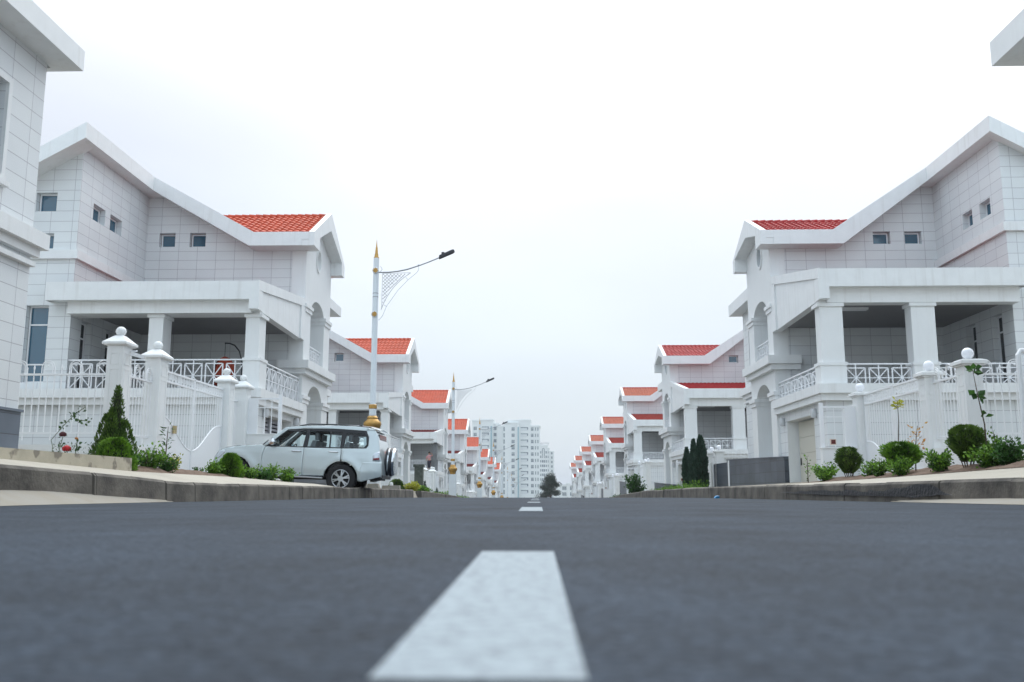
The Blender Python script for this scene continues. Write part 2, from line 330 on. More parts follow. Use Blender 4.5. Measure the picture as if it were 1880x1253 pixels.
# concrete gutter aprons beside the near kerbs
def apron(side, y1, name):
    mb = MB(); ys = frange(-2, y1, .6)
    for a, b in zip(ys, ys[1:]):
        def hz(y): t = max(0, min(1, (y1 - y) / 3.2)); return (.125 if side < 0 else .05) * t + .006
        def wi(y): t = max(0, min(1, (y1 - y) / 3.2)); return .05 + .32 * t
        x0a, x0b = side * (4.62 - wi(a)), side * (4.62 - wi(b))
        mb.face([(x0a, a, zr(a) + .004), (x0b, b, zr(b) + .004), (x0b + side * .04, b, zr(b) + .012), (x0a + side * .04, a, zr(a) + .012)])
        mb.face([(x0a + side * .04, a, zr(a) + .012), (x0b + side * .04, b, zr(b) + .012), (side * 4.63, b, hz(b)), (side * 4.63, a, hz(a))])
    struct(mb.build(name, CONC2, smooth=True))
apron(-1, 11.6, 'gutter'); apron(1, 12.2, 'gutter')
# kerb stones as one run per side
def kerb(side, kt, runs):
    mb = MB(); rnd = random.Random(3 + side)
    for (ya, yb, st) in runs:
        y = ya
        while y < yb - .05:
            l = min(st * rnd.uniform(.95, 1.05), yb - y); g = .02; o1 = rnd.uniform(-.012, .012); zt = rnd.uniform(-.008, .008)
            y0, y1_ = y + g / 2, y + l - g / 2
            for (p, q) in ((y0, y1_),):
                xa = side * (4.6 + o1); xb = side * 4.86; b = .028
                pts = lambda yy: [(xa, yy, zr(yy) - .1), (xa + side * .02, yy, kt(yy) - b + zt), (xa + side * (.02 + b), yy, kt(yy) + zt + .004), (xb, yy, kt(yy) + zt + .004), (xb, yy, zr(yy) - .1)]
                A, B = pts(p), pts(q)
                for i in range(4): mb.face([A[i], A[i + 1], B[i + 1], B[i]])
                mb.face(A); mb.face(B[::-1])
            y += l
    return struct(mb.build('kerb', CONC))
kerb(-1, ktL, [(-2, 9.6, 1.9), (9.6, 26, .95), (26, 34.5, 2.2), (37, 260, 2.5)])
kerb(1, ktR, [(-2, 24, 1.6), (24, 34, 1.2), (34.5, 260, 2.5)])
# dark backing so that joints read as joints
def backing(side, kt):
    mb = MB(); ys = frange(-2, 34.4, .9) 
    for a, b in zip(ys, ys[1:]):
        x = side * 4.64; mb.face([(x, a, zr(a) - .1), (x, b, zr(b) - .1), (x, b, kt(b) - .035), (x, a, kt(a) - .035)])
    return struct(mb.build('kerb_mortar', mat('mortar', (.035, .034, .033), .95)))
backing(-1, ktL); backing(1, ktR)
sheet('pavement', PAVE, [-6.1, -5.8, -5.6, -5.2, -4.9, -4.84], frange(-2, 23.2, .8), .003)
sheet('pavement', PAVE, [4.84, 4.9, 5.4, 6, 6.5, 7.0], frange(-2, 30, .8), .003)
mound = lambda x, y: G(x, y) + max(0, min(1, (min(abs(x) - (6.05 if x < 0 else 6.95), 9.15 - abs(x), y - 1, 23.6 - y)) / .35)) * (.05 + .07 * mnoise.noise(Vector((x * 1.3, y * 1.3, 0))) + .04 * mnoise.noise(Vector((x * 5, y * 5, 3))))
sheet('soil', SOIL, frange(-9.1, -6.05, .18), frange(2, 23.4, .18), .01, mound)
sheet('soil', SOIL, frange(6.95, 8.9, .18), frange(2, 26, .18), .01, mound)
# centre line
mb = MB(); ends = [(.655, 1.985), (5.75, 7.05), (10.75, 12.15), (15.9, 17.3), (21, 22.4), (26, 27.4), (31, 32.4)]
for a, b in ends:
    nn = 14
    for i in range(nn):
        p, q = a + (b - a) * i / nn, a + (b - a) * (i + 1) / nn
        mb.face([(-.117, p, zr(p) + .002), (.034, p, zr(p) + .002), (.034, q, zr(q) + .002), (-.117, q, zr(q) + .002)])
struct(mb.build('road_marking', LINE))
# planter kerb wall on the left
mb = MB(); ys = frange(7, 12.65, .5)
for a, b in zip(ys, ys[1:]):
    f = lambda y: interp([7, 9.5, 12.7], [.5, .43, .37], y); g = lambda y: interp([7, 9.5, 12.7], [.66, .57, .565], y)
    P = lambda y: [(-5.6, y, f(y) - .1), (-5.61, y, g(y)), (-5.8, y, g(y)), (-5.8, y, f(y) - .1)]
    A, B = P(a), P(b)
    for i in range(3): mb.face([A[i], A[i + 1], B[i + 1], B[i]])
A = P(12.65); mb.face(A); A = P(7); mb.face(A)
def stainedconc():
    m = mat('stained_concrete', (.5, .45, .35), .85, noise=(3, .25), bump=(40, .4, .006)); t = m.node_tree; b = t.nodes['Principled BSDF']; tcn = t.nodes.new('ShaderNodeTexCoord')
    n = t.nodes.new('ShaderNodeTexNoise'); n.inputs['Scale'].default_value = 4.5; n.inputs['Detail'].default_value = 6; t.links.new(tcn.outputs['Object'], n.inputs['Vector'])
    r = t.nodes.new('ShaderNodeValToRGB'); t.links.new(n.outputs[0], r.inputs[0]); r.color_ramp.elements[0].position = .55; r.color_ramp.elements[1].position = .62
    r.color_ramp.elements[0].color = (0, 0, 0, 1); r.color_ramp.elements[1].color = (.75, .75, .75, 1)
    mx = t.nodes.new('ShaderNodeMix'); mx.data_type = 'RGBA'; t.links.new(r.outputs[0], mx.inputs[0]); s = b.inputs['Base Color']
    t.links.new(s.links[0].from_socket, mx.inputs[6]); mx.inputs[7].default_value = (.14, .12, .1, 1); t.links.new(mx.outputs[2], s); return m
tag(mb.build('planter_wall', stainedconc()), 'low stained beige concrete planter wall behind the left kerb', 'low wall')

# ------------------------------------------------------------------ villas
PL = dict(s=-1, L=9.2, mid=37.5, tn=35.5, tf=39.9, en=34.65, ef=40.35, eb=9.6, et=10.15, pk=11.74, rb=11.88, rt=12.44, bu=6.52, ru=6.0, bf=30.02, rf=29.08,
          lu=2.08, lt=1.91, wu=[(4.13, 4.78), (5.37, 6.02)], ww=(9.79, 10.38), bw=[(31.0, 31.9), (32.3, 33.25)], bww=(9.6, 10.2), led=7.9,
          pf=29.45, pu=7.15, fb=6.36, ft=6.98, pb=5.96, pw=7.62, cw=.5, cd=.72, cy=29.95, c2=(3.32, 3.8), rl=(3.47, 4.43), band=4.42,
          a1=(36.5, 38.85, 7.25, 7.9), a2=(36.4, 38.85, 3.6, 4.35), tip=44.5, eu=.5, wb=8.6, wt=9.05, gd=(31.2, 34.6, 2.68), louv=True, pl=(33.9, 1.28))
PR = dict(s=1, L=9.0, mid=36.2, tn=34.7, tf=38.6, en=33.95, ef=38.9, eb=9.33, et=9.88, pk=11.0, rb=11.76, rt=12.3, bu=6.4, ru=5.9, bf=29.54, rf=29.03,
          lu=2.62, lt=2.24, wu=[(4.01, 4.67), (5.22, 5.87)], ww=(9.49, 10.0), bw=[(30.4, 31.15), (31.7, 32.45)], bww=(9.37, 9.94), led=8.5,
          pf=28.75, pu=6.55, fb=6.52, ft=7.1, pb=6.05, pw=8.2, cw=.76, cd=.5, cy=29.1, c2=(2.95, 3.7), rl=(3.33, 4.09), band=4.08,
          a1=(35.45, 37.7, 6.97, 7.6), a2=(35.5, 37.75, 3.6, 4.25), tip=44.85, eu=.5, wb=8.58, wt=9.12, gd=(30.4, 33.7, 2.58), louv=False, pl=(33.9, 1.28))
def tilegrid(mb, O, U, V, W, H, keep=None, tw=.26, th=.33):
    O, U, V = Vector(O), Vector(U), Vector(V); Nn = U.cross(V).normalized()
    if Nn.z < 0: Nn = -Nn
    nc = int(W / tw) * 4; nr = int(round(H / th)); rows = []
    for j in range(nr):
        for t in (0, .97): rows.append(((j + t) * H / nr, (1 - t) * .045 + .005))
    rows.append((H, 0.005)); grid = []
    for hgt, dz in rows:
        ring = []
        for i in range(nc + 1):
            q = i / 4.; ring.append(O + U * (i * W / nc) + V * hgt + Nn * (dz + .04 * abs(sin(pi * q))))
        grid.append(ring)
    VV = [[mb.v(p) for p in r_] for r_ in grid]
    for j in range(len(grid) - 1):
        for i in range(nc):
            c = (grid[j][i] + grid[j + 1][i + 1]) / 2
            if keep and not keep(c): continue
            mb.bm.faces.new((VV[j][i], VV[j][i + 1], VV[j + 1][i + 1], VV[j + 1][i]))
def window(parent, f, axis, c, a0, a1, z0, z1, depth, mullions=(), vm=(), glass=None, fw=.05, tilt=False):
    """frame with pane set at c (plane), toward the outside is -depth direction"""
    mb = MB(f); d = .05 if depth > 0 else -.05
    lo, hi = min(c, c + d), max(c, c + d)
    def bx(p0, p1, q0, q1):
        if axis == 'x': mb.box(lo, hi, p0, p1, q0, q1)
        else: mb.box(p0, p1, lo, hi, q0, q1)
    bx(a0, a0 + fw, z0, z1); bx(a1 - fw, a1, z0, z1); bx(a0 + fw, a1 - fw, z0, z0 + fw); bx(a0 + fw, a1 - fw, z1 - fw, z1)
    for q in mullions: bx(a0 + fw, a1 - fw, q - fw / 2, q + fw / 2)
    for q in vm: bx(q - fw / 2, q + fw / 2, z0 + fw, z1 - fw)
    w_ = mb.build('window', FRAME, parent)
    m2 = MB(f); cc = c + d * .6
    if axis == 'x': m2.box(min(cc, cc + d * .2), max(cc, cc + d * .2), a0 + fw * .6, a1 - fw * .6, z0 + fw * .6, z1 - fw * .6)
    else: m2.box(a0 + fw * .6, a1 - fw * .6, min(cc, cc + d * .2), max(cc, cc + d * .2), z0 + fw * .6, z1 - fw * .6)
    m2.build('pane', glass or GLASS, w_)
    return w_
def star_rail(mb, a, b, z0, z1, n, t=.035, sq=.82):
    """railing from a to b (x,y): top rail, squares crossed by eight-armed stars"""
    a, b = Vector((a[0], a[1], 0)), Vector((b[0], b[1], 0)); d_ = (b - a); l = d_.length; d_ /= l
    P = lambda s_, z: a + d_ * s_ + Vector((0, 0, z))
    zt = z1 - .13; zm = (z0 + zt) / 2
    mb.bar(P(0, z1), P(l, z1), t * 1.3); 
    w_ = l / n
    for i in range(n):
        c = (i + .5) * w_; h = w_ * sq / 2
        mb.bar(P(c - h, z0), P(c - h, zt), t); mb.bar(P(c + h, z0), P(c + h, zt), t)
        mb.bar(P(c - h, z0), P(c + h, z0), t); mb.bar(P(c - h, zt), P(c + h, zt), t)
        mb.bar(P(c, z0), P(c, z1), t * .9); mb.bar(P(c - h, z0), P(c + h, zt), t * .8); mb.bar(P(c - h, zt), P(c + h, z0), t * .8)
    mb.bar(P(0, zm), P(l, zm), t * .8)
def archpts(y0, y1, z0, zs, za, n=14):
    c = (y0 + y1) / 2; a = (y1 - y0) / 2
    return [(y0, z0), (y1, z0)] + [(c + a * cos(pi * i / n), zs + (za - zs) * sin(pi * i / n)) for i in range(n + 1)]
def villa(P, loc, label, group='white villas lining the street', full=True, name='villa'):
    s, L, mid = P['s'], P['L'], P['mid']; f = s
    root = empty(name, loc, label, 'villa', group)
    Y = lambda y: y - mid
    B = 1.0e9
    tn, tf, en, ef, bf, rf = [Y(P[k]) for k in ('tn', 'tf', 'en', 'ef', 'bf', 'rf')]
    eb, et, pk, rb, rt, bu, ru, lu, lt = [P[k] for k in ('eb', 'et', 'pk', 'rb', 'rt', 'bu', 'ru', 'lu', 'lt')]
    tip = Y(P['tip']); wend = tip - .35; pf = Y(P['pf']); cy = Y(P['cy'])
    # --- cladding: camera-facing main wall (with soffit-following top), wall beside it, wing, basement
    clad = MB(f); back = tn + .02
    sl_ = (rb - eb) / (ru - lu)
    top_at = lambda u: eb if u < lu else min(rb, eb + (u - lu) * sl_)
    cu = .57
    clad.wall('y', back, [(cu, 0), (bu, 0), (bu, top_at(bu)), (ru, rb), (lu, eb), (cu, eb)], [rect(a, b, *P['ww']) for a, b in P['wu']], .22)
    # projecting block: side facing the street and front
    sideholes = [rect(Y(a), Y(b), *P['bww']) for a, b in P['bw']]
    dh = [(Y(P['bf'] + .75), Y(P['bf'] + 1.45)), (Y(P['bf'] + 2.6), Y(P['bf'] + 3.3))]
    sideholes += [rect(a, b, 3.5, 5.9) for a, b in dh]
    clad.wall('x', bu, [(bf, 0), (back, 0), (back, rb), (bf, rb)], sideholes, .22)
    fs = .56
    fronth = [rect(8.04 + a, 8.04 + b, c, e) for a, b, c, e in ((-.72, 0, 9.6, 10.27), (-.72, 0, 8.28, 8.82), (-.75, .02, 3.68, 6.3))] if s < 0 else [rect(8.0, 8.75, 9.2, 9.9), rect(8.0, 8.75, 3.68, 6.3)]
    if s < 0: fronth = [[(q[0], q[1]) for q in h] for h in fronth]
    clad.wall('y', bf, [(bu, 0), (12, 0), (12, rb - (12 - ru) * fs), (bu, rb)], fronth, .22)
    # wing beyond the tower
    wh = [rect(Y(P['mid'] + 26.3 - 21.9), Y(P['mid'] + 26.3 - 21.9) + 0.0, 1, 1)]
    wy0, wy1 = wend - 2.45, wend - 1.35
    clad.wall('x', 1.1, [(tf, 0), (wend, 0), (wend, 8.95), (tf, 8.95)], [rect(wy0, wy1, 5.7, 7.55)], .3)
    clad.wall('y', wend, [(1.1, 0), (12, 0), (12, 8.9), (ru, rb), (1.1, 8.95)])
    clad.wall('x', 12, [(bf, 0), (wend, 0), (wend, 8.9), (bf, 8.9)])
    # basement under terrace
    g0, g1, gz = Y(P['gd'][0]), Y(P['gd'][1]), P['gd'][2]
    clad.wall('y', cy - .02, rect(.1, bu, 0, 2.95)); clad.wall('x', .1, [(cy - .02, 0), (g0, 0), (g0, gz), (g1, gz), (g1, 0), (tn, 0), (tn, 2.95), (cy - .02, 2.95)])
    body = clad.build('wall', CLAD, root); 
    # --- windows
    for a, b in P['wu']: window(body, f, 'y', back + .2, a + .02, b - .02, P['ww'][0] + .02, P['ww'][1] - .02, 1)
    for a, b in P['bw']: window(body, f, 'x', bu + .2, Y(a) + .02, Y(b) - .02, P['bww'][0] + .02, P['bww'][1] - .02, 1)
    for a, b in dh: window(body, f, 'x', bu + .2, a, b, 3.5, 5.9, 1, mullions=(5.35,), glass=GLASSD)
    for h in fronth:
        z0, z1 = h[0][1], h[2][1]
        window(body, f, 'y', bf + .2, h[0][0] + .02, h[1][0] - .02, z0, z1, 1, mullions=(5.66, 4.3) if z1 - z0 > 2 else ())
    window(body, f, 'x', 1.38, wy0, wy1, 5.7, 7.55, 1, mullions=(7.0,))
    m = MB(f)   # proud frame and sill of the wing window
    for q in (rect(wy0 - .12, wy0, 5.7, 7.55), rect(wy1, wy1 + .12, 5.7, 7.55), rect(wy0 - .12, wy1 + .12, 7.55, 7.67), rect(wy0 - .16, wy1 + .16, 5.6, 5.7)): m.prism(q, 'x', 1.1, 1.03)
    m.prism(rect(wy0 - .22, wy1 + .22, 5.5, 5.6), 'x', 1.1, .98); m.build('window_surround', TRIM, root)
    # --- smooth rendered tower with two arches
    tw = MB(f)
    a1, a2 = P['a1'], P['a2']
    H1 = archpts(Y(a1[0]), Y(a1[1]), 5.2, a1[2], a1[3]); H2 = archpts(Y(a2[0]), Y(a2[1]), 1.3, a2[2], a2[3])
    ov = [(Y(mid) + .33 * cos(2 * pi * i / 20), (eb + .05) + .42 * sin(2 * pi * i / 20)) for i in range(20)]
    tc_ = (en + ef) / 2
    tw.wall('x', 0, [(tn, 0), (tf, 0), (tf, eb + .7), (tc_, pk - .35), (tn, eb + .7)], [H1, H2, ov], .9)
    tw.wall('y', tn, rect(0, cu, 0, eb + .4)); tw.wall('y', tf, rect(0, 1.1, 0, eb + .4))
    tw.face([(.9, tn + .3, 5.15), (.9, tf - .3, 5.15), (0.001, tf - .3, 5.15), (0.001, tn + .3, 5.15)])
    tower = tw.build('tower_wall', PAINT, root)
    m = MB(f); m.box(.88, .9, Y(a1[0]) - .1, Y(a1[1]) + .1, 5.2, 8.2).box(.88, .9, Y(a2[0]) - .1, Y(a2[1]) + .1, .2, 4.6); m.build('niche_back', PAINT, root)
    window(tower, f, 'x', .82, Y(a1[0]) + .3, Y(a1[1]) - .5, 5.2, 7.3, 1, mullions=(6.8,), vm=(Y(a1[0]) + 1.1,), glass=GLASSD)
    window(tower, f, 'x', .82, Y(a2[0]) + .3, Y(a2[1]) - .5, 1.4, 3.5, 1, glass=GLASSD)
    # oval window ring and pane
    m = MB(f)
    for k in range(20):
        q = []
        for r_ in (1.0, 1.2):
            for kk in (k, k + 1):
                t = 2 * pi * kk / 20; q.append((Y(mid) + .33 * r_ * cos(t), eb + .05 + .42 * r_ * sin(t)))
        m.prism([q[0], q[1], q[3], q[2]], 'x', -.05, 0)
    ring = m.build('oval_window', TRIM, root); m = MB(f); m.prism(ov, 'x', .1, .14); m.build('pane', GLASS if s > 0 else PAINT, ring)
    # --- cornices, capitals, hood mouldings
    m = MB(f)
    for (z0, z1, o) in ((4.83, 5.15, .3), (4.62, 4.83, .17)):
        m.box(-o, .95, tn - o, tf + o * .6, z0, z1)
    for (z0, z1, o) in ((4.6, 4.92, .24), (4.42, 4.6, .12)): m.box(1.1 - o, 1.12, tf + .2, wend + o, z0, z1)
    m.box(1.1 - .12, 1.12, tf + .1, wend, 4.2, 4.3)
    for a in (a1, a2):
        z = a[2]
        for (y0, y1) in ((tn, Y(a[0])), (Y(a[1]), tf)):
            m.box(-.1, .88, y0 - .08, y1 + .08, z + .06, z + .2); m.box(-.05, .88, y0 - .04, y1 + .04, z - .1, z + .06)
    m.build('cornice', TRIM, root)
    # --- gable verge of the tower
    m = MB(f); o = .16
    poly = [(en, eb), (en, et), (tc_, pk), (ef, et), (ef, eb), (tf - .1, eb), (tf - .1, eb + .55), (tc_, pk - .75), (tn + .1, eb + .55), (tn + .1, eb)]
    m.prism(poly, 'x', -.5, -.28)
    poly2 = [(en + .02, eb), (en + .02, et - .15), (tc_, pk - .16), (ef - .02, et - .15), (ef - .02, eb), (tf - .1, eb), (tf - .1, eb + .55), (tc_, pk - .75), (tn + .1, eb + .55), (tn + .1, eb)]
    m.prism(poly2, 'x', -.28, -.003)
    m.box(-.28, -.001, en + .003, en + .25, et - .3, et - .002)
    # eave returns toward the house and main verge plane
    vp = [(-.0, eb), (lu, eb), (ru, rb), (ru, rt), (lt, et), (-.0, et)]
    m.prism(vp, 'y', en, en + .25)
    m.prism([(-.0, eb), (lu, eb), (ru, rb), (ru, rb + .06), (lu, eb + .06), (-.0, eb + .06)], 'y', en + .25, tn + .03)     # soffit
    m.box(0, 3, ef - .25, ef, eb, et - .02); m.box(0, 3, tf, ef - .25, eb + .004, eb + .06)
    # ridge eave of the block and its front verge
    m.box(ru, ru + .2, rf + .2, en + .25, rb, rt); m.box(ru + .2, bu + .3, rf + .2, en + .25, rb, rb + .06); m.box(ru + .002, bu + .3, en + .25, tn + .05, rb + .003, rb + .06)
    m.prism([(ru, rb), (ru, rt), (12.4, rt - (12.4 - ru) * fs), (12.4, rb - (12.4 - ru) * fs)], 'y', rf, rf + .2)
    m.prism([(ru + .2, rb), (ru + .2, rb + .06), (12.4, rb + .06 - (12.2 - ru) * fs), (12.4, rb - (12.2 - ru) * fs)], 'y', rf + .2, bf + .05)
    # wing eave
    eu, wb, wt = P['eu'], P['wb'], P['wt']; ws = (rt - wt) / (ru - eu)
    m.box(eu, eu + .2, tf + .05, tip, wb, wt); m.box(eu + .2, 1.12, tf + .05, tip - .18, wb, wb + .06)
    m.prism([(eu + .2, wb), (eu + .2, wt), (ru, rt), (12.4, rt - (12.4 - ru) * .56), (12.4, wb)], 'y', tip - .18, tip)
    m.build('fascia', TRIM, root)
    # --- roofs
    m = MB(f); slopeV = Vector((0, tc_ - en, pk - et)); hh = slopeV.length - .04; ms = (rt - et) / (ru - lt)
    tilegrid(m, (-.3, en + .06, et - .1), (1, 0, 0), slopeV.normalized(), 5.6, hh - .03, keep=lambda c: c.z > et + (c.x - lt) * ms - .12)
    roof = m.build('roof', RED, root)
    m = MB(f); sv = Vector((0, tc_ - ef, pk - et))
    tilegrid(m, (-.3, ef - .06, et - .1), (1, 0, 0), sv.normalized(), 5.6, hh - .03, tw=.5, th=.66)
    # main street slope, back slope, wing slope
    m.prism([(lt, et - .09), (ru, rt - .09), (ru, rt - .04), (lt, et - .04)], 'y', en + .25, tf + .3)
    m.prism([(ru + .1, rt - .1), (ru + .1, rt - .18), (12.35, rt - .2 - (12.35 - ru) * fs), (12.35, rt - .12 - (12.35 - ru) * fs)], 'y', rf + .1, tip - .1)
    m.prism([(eu + .03, wt - .04), (ru, rt - .04), (ru, rt + .01), (eu + .03, wt + .01)], 'y', tf + .3, tip - .05)
    m.build('rear_roof', RED, root)
    m = MB(f)
    for k in range(17): 
        x = -.3 + k * .3; m.tube([(x, tc_, pk - .1), (x + .34, tc_, pk - .08)], [.075, .092], 8)
    m.build('ridge_cap', RED, roof, smooth=True)
    # --- porch: lean-to, fascia, beam, side parapet
    pu, fb, ft, pb, pw = [P[k] for k in ('pu', 'fb', 'ft', 'pb', 'pw')]
    m = MB(f)
    m.box(.3, pu, pf, pf + .18, fb, ft)
    m.box(.3, bu, pf + .3, cy + P['cd'] - .05, pb + .0, fb)                      # beam
    m.box(.3, pu, pf + .18, pf + .3, fb, fb + .12)
    rise = (pw - ft) / (tn - pf)
    # side parapet: panel with proud frame
    m.prism([(pf, pb + .08), (pf, ft), (tn, pw), (tn, pb)], 'x', .03, .3)
    m.prism([(pf, ft - .32), (pf, ft + .02), (tn, pw + .02), (tn, pw - .3)], 'x', -.03, .03)
    m.prism([(pf, pb + .065), (pf, ft - .32), (pf + .45, ft - .3), (pf + .45, pb + .055)], 'x', -.03, .029)
    m.prism([(tn - .55, pb), (tn - .55, pw - .35), (tn, pw - .3), (tn, pb)], 'x', -.03, .03)
    m.box(pu - .2, pu, pf + .18, bf - .0, fb, ft)
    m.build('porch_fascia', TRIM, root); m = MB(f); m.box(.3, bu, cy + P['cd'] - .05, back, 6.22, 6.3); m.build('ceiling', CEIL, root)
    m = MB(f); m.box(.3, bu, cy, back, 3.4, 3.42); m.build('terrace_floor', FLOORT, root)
    m = MB(f); V_ = Vector((0, tn - pf - .18, (tn - pf - .18) * rise)); hh2 = V_.length
    tilegrid(m, (.3, pf + .16, ft - .09), (1, 0, 0), V_.normalized(), bu - .3, hh2)
    m.build('porch_roof', REDP, root)
    # --- terrace slab, columns, railings
    m = MB(f); so_ = .18
    m.box(-so_, bu + (6 if s < 0 else 3), cy - .35, cy + .0, 3.12, 3.42); m.box(-so_, .3, cy, tn - .05, 3.12, 3.42)
    m.box(-so_ + .08, bu + (6 if s < 0 else 3), cy - .22, cy, 2.9, 3.12); m.box(-so_ + .08, .3, cy, tn - .05, 2.9, 3.12)
    m.box(.3, bu, cy, back, 3.2, 3.398)
    m.build('terrace_slab', TRIM, root)
    band = P['band']
    for (c0, c1) in ((.02, .02 + P['cw']), P['c2'], (bu - .3, bu + .02)):
        m = MB(f); y0, y1 = cy, cy + P['cd']
        if c0 > 6: y0 = cy + .02
        m.box(c0 + (.04 if c0 < .1 else 0), c1, y0, y1, 3.4, pb + .1)
        if c0 < 6:
            m.box(c0 - .06, c1 + .06, y0 - .06, y1 + .06, band - .05, band + .05); m.box(c0 - .03, c1 + .03, y0 - .03, y1 + .03, band - .1, band - .05)
            m.box(c0 - .03, c1 + .03, y0 - .03, y1 + .03, 3.4, band - .1); m.box(c0 - .05, c1 + .05, y0 - .05, y1 + .05, pb - .12, pb - .01)
            m.build('column', PAINT, root)
        else: m.bm.free()
    z0, z1 = P['rl']
    m = MB(f); x0, x1 = .02 + P['cw'], P['c2'][0]; star_rail(m, (x0, cy + .15), (x1, cy + .15), z0, z1, 3 if s > 0 else 4); m.build('railing', RAILM, root)
    m = MB(f); star_rail(m, (P['c2'][1], cy + .15), (bu, cy + .15), z0, z1, 3 if s > 0 else 3); m.build('railing', RAILM, root)
    m = MB(f); star_rail(m, (.12, cy + P['cd']), (.12, tn - .05), z0, z1, 6); m.build('railing', RAILM, root)
    m = MB(f); star_rail(m, (.12, Y(a1[0])), (.12, Y(a1[1])), 5.24, 5.93, 3, t=.03); m.build('balcony_railing', RAILM, root)
    if s < 0:
        m = MB(f); star_rail(m, (1.0, tf), (1.0, tf), z0, z1, 1) if False else None; m.bm.free()
    # --- garage recess
    m = MB(f)
    m.wall('x', .56, rect(g0, g1, 0, gz)); m.face([(.1, g0, 0), (.1, g0, gz), (.56, g0, gz), (.56, g0, 0)]); m.face([(.1, g1, 0), (.1, g1, gz), (.56, g1, gz), (.56, g1, 0)]); m.face([(.1, g0, gz), (.1, g1, gz), (.56, g1, gz), (.56, g0, gz)])
    m.build('garage_recess', PAINT, root)
    m = MB(f)
    if P['louv']:
        y = g0 + .1
        for z in frange(.3, gz - .15, .14): m.box(.47, .52, g0 + .15, g0 + 1.6, z, z + .08); m.box(.47, .52, g0 + 1.85, g1 - .15, z, z + .08)
        m.box(.42, .55, g0 + 1.6, g0 + 1.85, 0, gz)
        m.build('garage_door', LOUV, root); m = MB(f); m.box(.53, .55, g0 + .1, g1 - .1, 0, gz - .05); m.build('door_backing', DARKIN, root)
    else:
        for k in range(4): m.box(.48, .54, g0 + .08, g1 - .1, .3 + k * .56, .3 + k * .56 + .553)
        gd = m.build('garage_door', CREAM, root); m = MB(f); m.box(.44, .48, g1 - .3, g1 - .26, 1.0, 1.25); m.build('handle', BLACK, gd)
    for yy in (g0 - .25, g1 + .35):
        m = MB(f); m.lathe([(.02, -.16), (.09, -.14), (.12, 0), (.09, .14), (.02, .16)], (.02, yy, gz + .02), 12); m.build('wall_lamp', mat('lamp_glass', (.6, .62, .64), .2) if 'lamp_glass' not in bpy.data.materials else bpy.data.materials['lamp_glass'], root, smooth=True)
    # --- granite plinth
    m = MB(f); py = Y(P['pl'][0]); pz = P['pl'][1]
    m.prism([(g1 + .02, -1.6), (wend - .6, -1.6), (wend - .6, pz + .22), (g1 + .02, pz)], 'x', -.06, .1); m.prism([(g1 + .02, pz), (wend - .58, pz + .22), (wend - .58, pz + .27), (g1 + .02, pz + .05)], 'x', -.09, .1)
    m.build('front_plinth', GRAN2, root); m = MB(f); m.box(1.04, 1.2, tf + .2, wend + .03, -1.6, pz - .03); m.box(1.0, 1.2, tf + .2, wend + .06, pz - .03, pz + .02); m.build('plinth', GRAN, root)
    if s < 0:
        pass
    # --- ledge band round the block
    m = MB(f); ld = P['led']; m.box(bu - .13, bu + .02, bf - .13, back, ld, ld + .3); m.box(bu, 12, bf - .13, bf + .02, ld, ld + .3); m.build('band_course', TRIM, root)
    # terrace ceiling light strip on the right-hand type
    if s > 0:
        m = MB(f); m.box(1.2, 2.2, cy + 1.6, cy + 1.85, 6.14, 6.22); m.build('ceiling_light', FRAME, root)
    return root
vL = villa(PL, (-9.2, 37.5, 0), 'white villa behind the parked silver off-roader, with orange-red roof and hanging chair on its terrace')
vR = villa(PR, (9.0, 36.2, 0), 'large white villa on the right with two square terrace columns and a cream garage door')
v0 = copy_tree(vL, loc=(-9.2, 11.25, .4), label='villa wall with wide eave and grey plinth, cut off by the left picture edge')
drop_part(v0, 'front_plinth')
v0 = copy_tree(vR, loc=(9.1, 9.75, .35), label='villa roof corner poking in at the top right edge of the picture')
drop_part(v0, 'front_plinth')
LY = [64.4, 92.3, 118.2, 143, 169, 195, 222]; LZ = [-.9, -1.6, -2.55, -3.5, -4.2, -4.75, -5.2]
RY = [63.5, 93.4, 122.8, 151.6, 183.4, 213, 242]; RZ = [-.85, -.5, -1.2, -1.95, -2.35, -3.1, -3.85]
ORD = ['second', 'third', 'fourth', 'fifth', 'sixth', 'seventh', 'eighth']
GREYC = mat('bare_cement', (.2, .21, .22), .8, noise=(3, .3))
RED2 = mat('faded_tiles', (.5, .13, .07), .7, noise=(3, .25), bump=(30, .3, .01))
REDP2 = mat('faded_porch_tiles', (.42, .07, .05), .7, noise=(3, .25), bump=(30, .3, .01))
REDR = mat('crimson_tiles', (.44, .026, .026), .6, noise=(3, .3), bump=(30, .3, .01))
for o in kids(vR):
    if o.name.split('.')[0] in ('roof', 'rear_roof'):
        o.material_slots[0].link = 'OBJECT'; o.material_slots[0].material = REDR
        for c in kids(o): c.material_slots[0].link = 'OBJECT'; c.material_slots[0].material = REDR
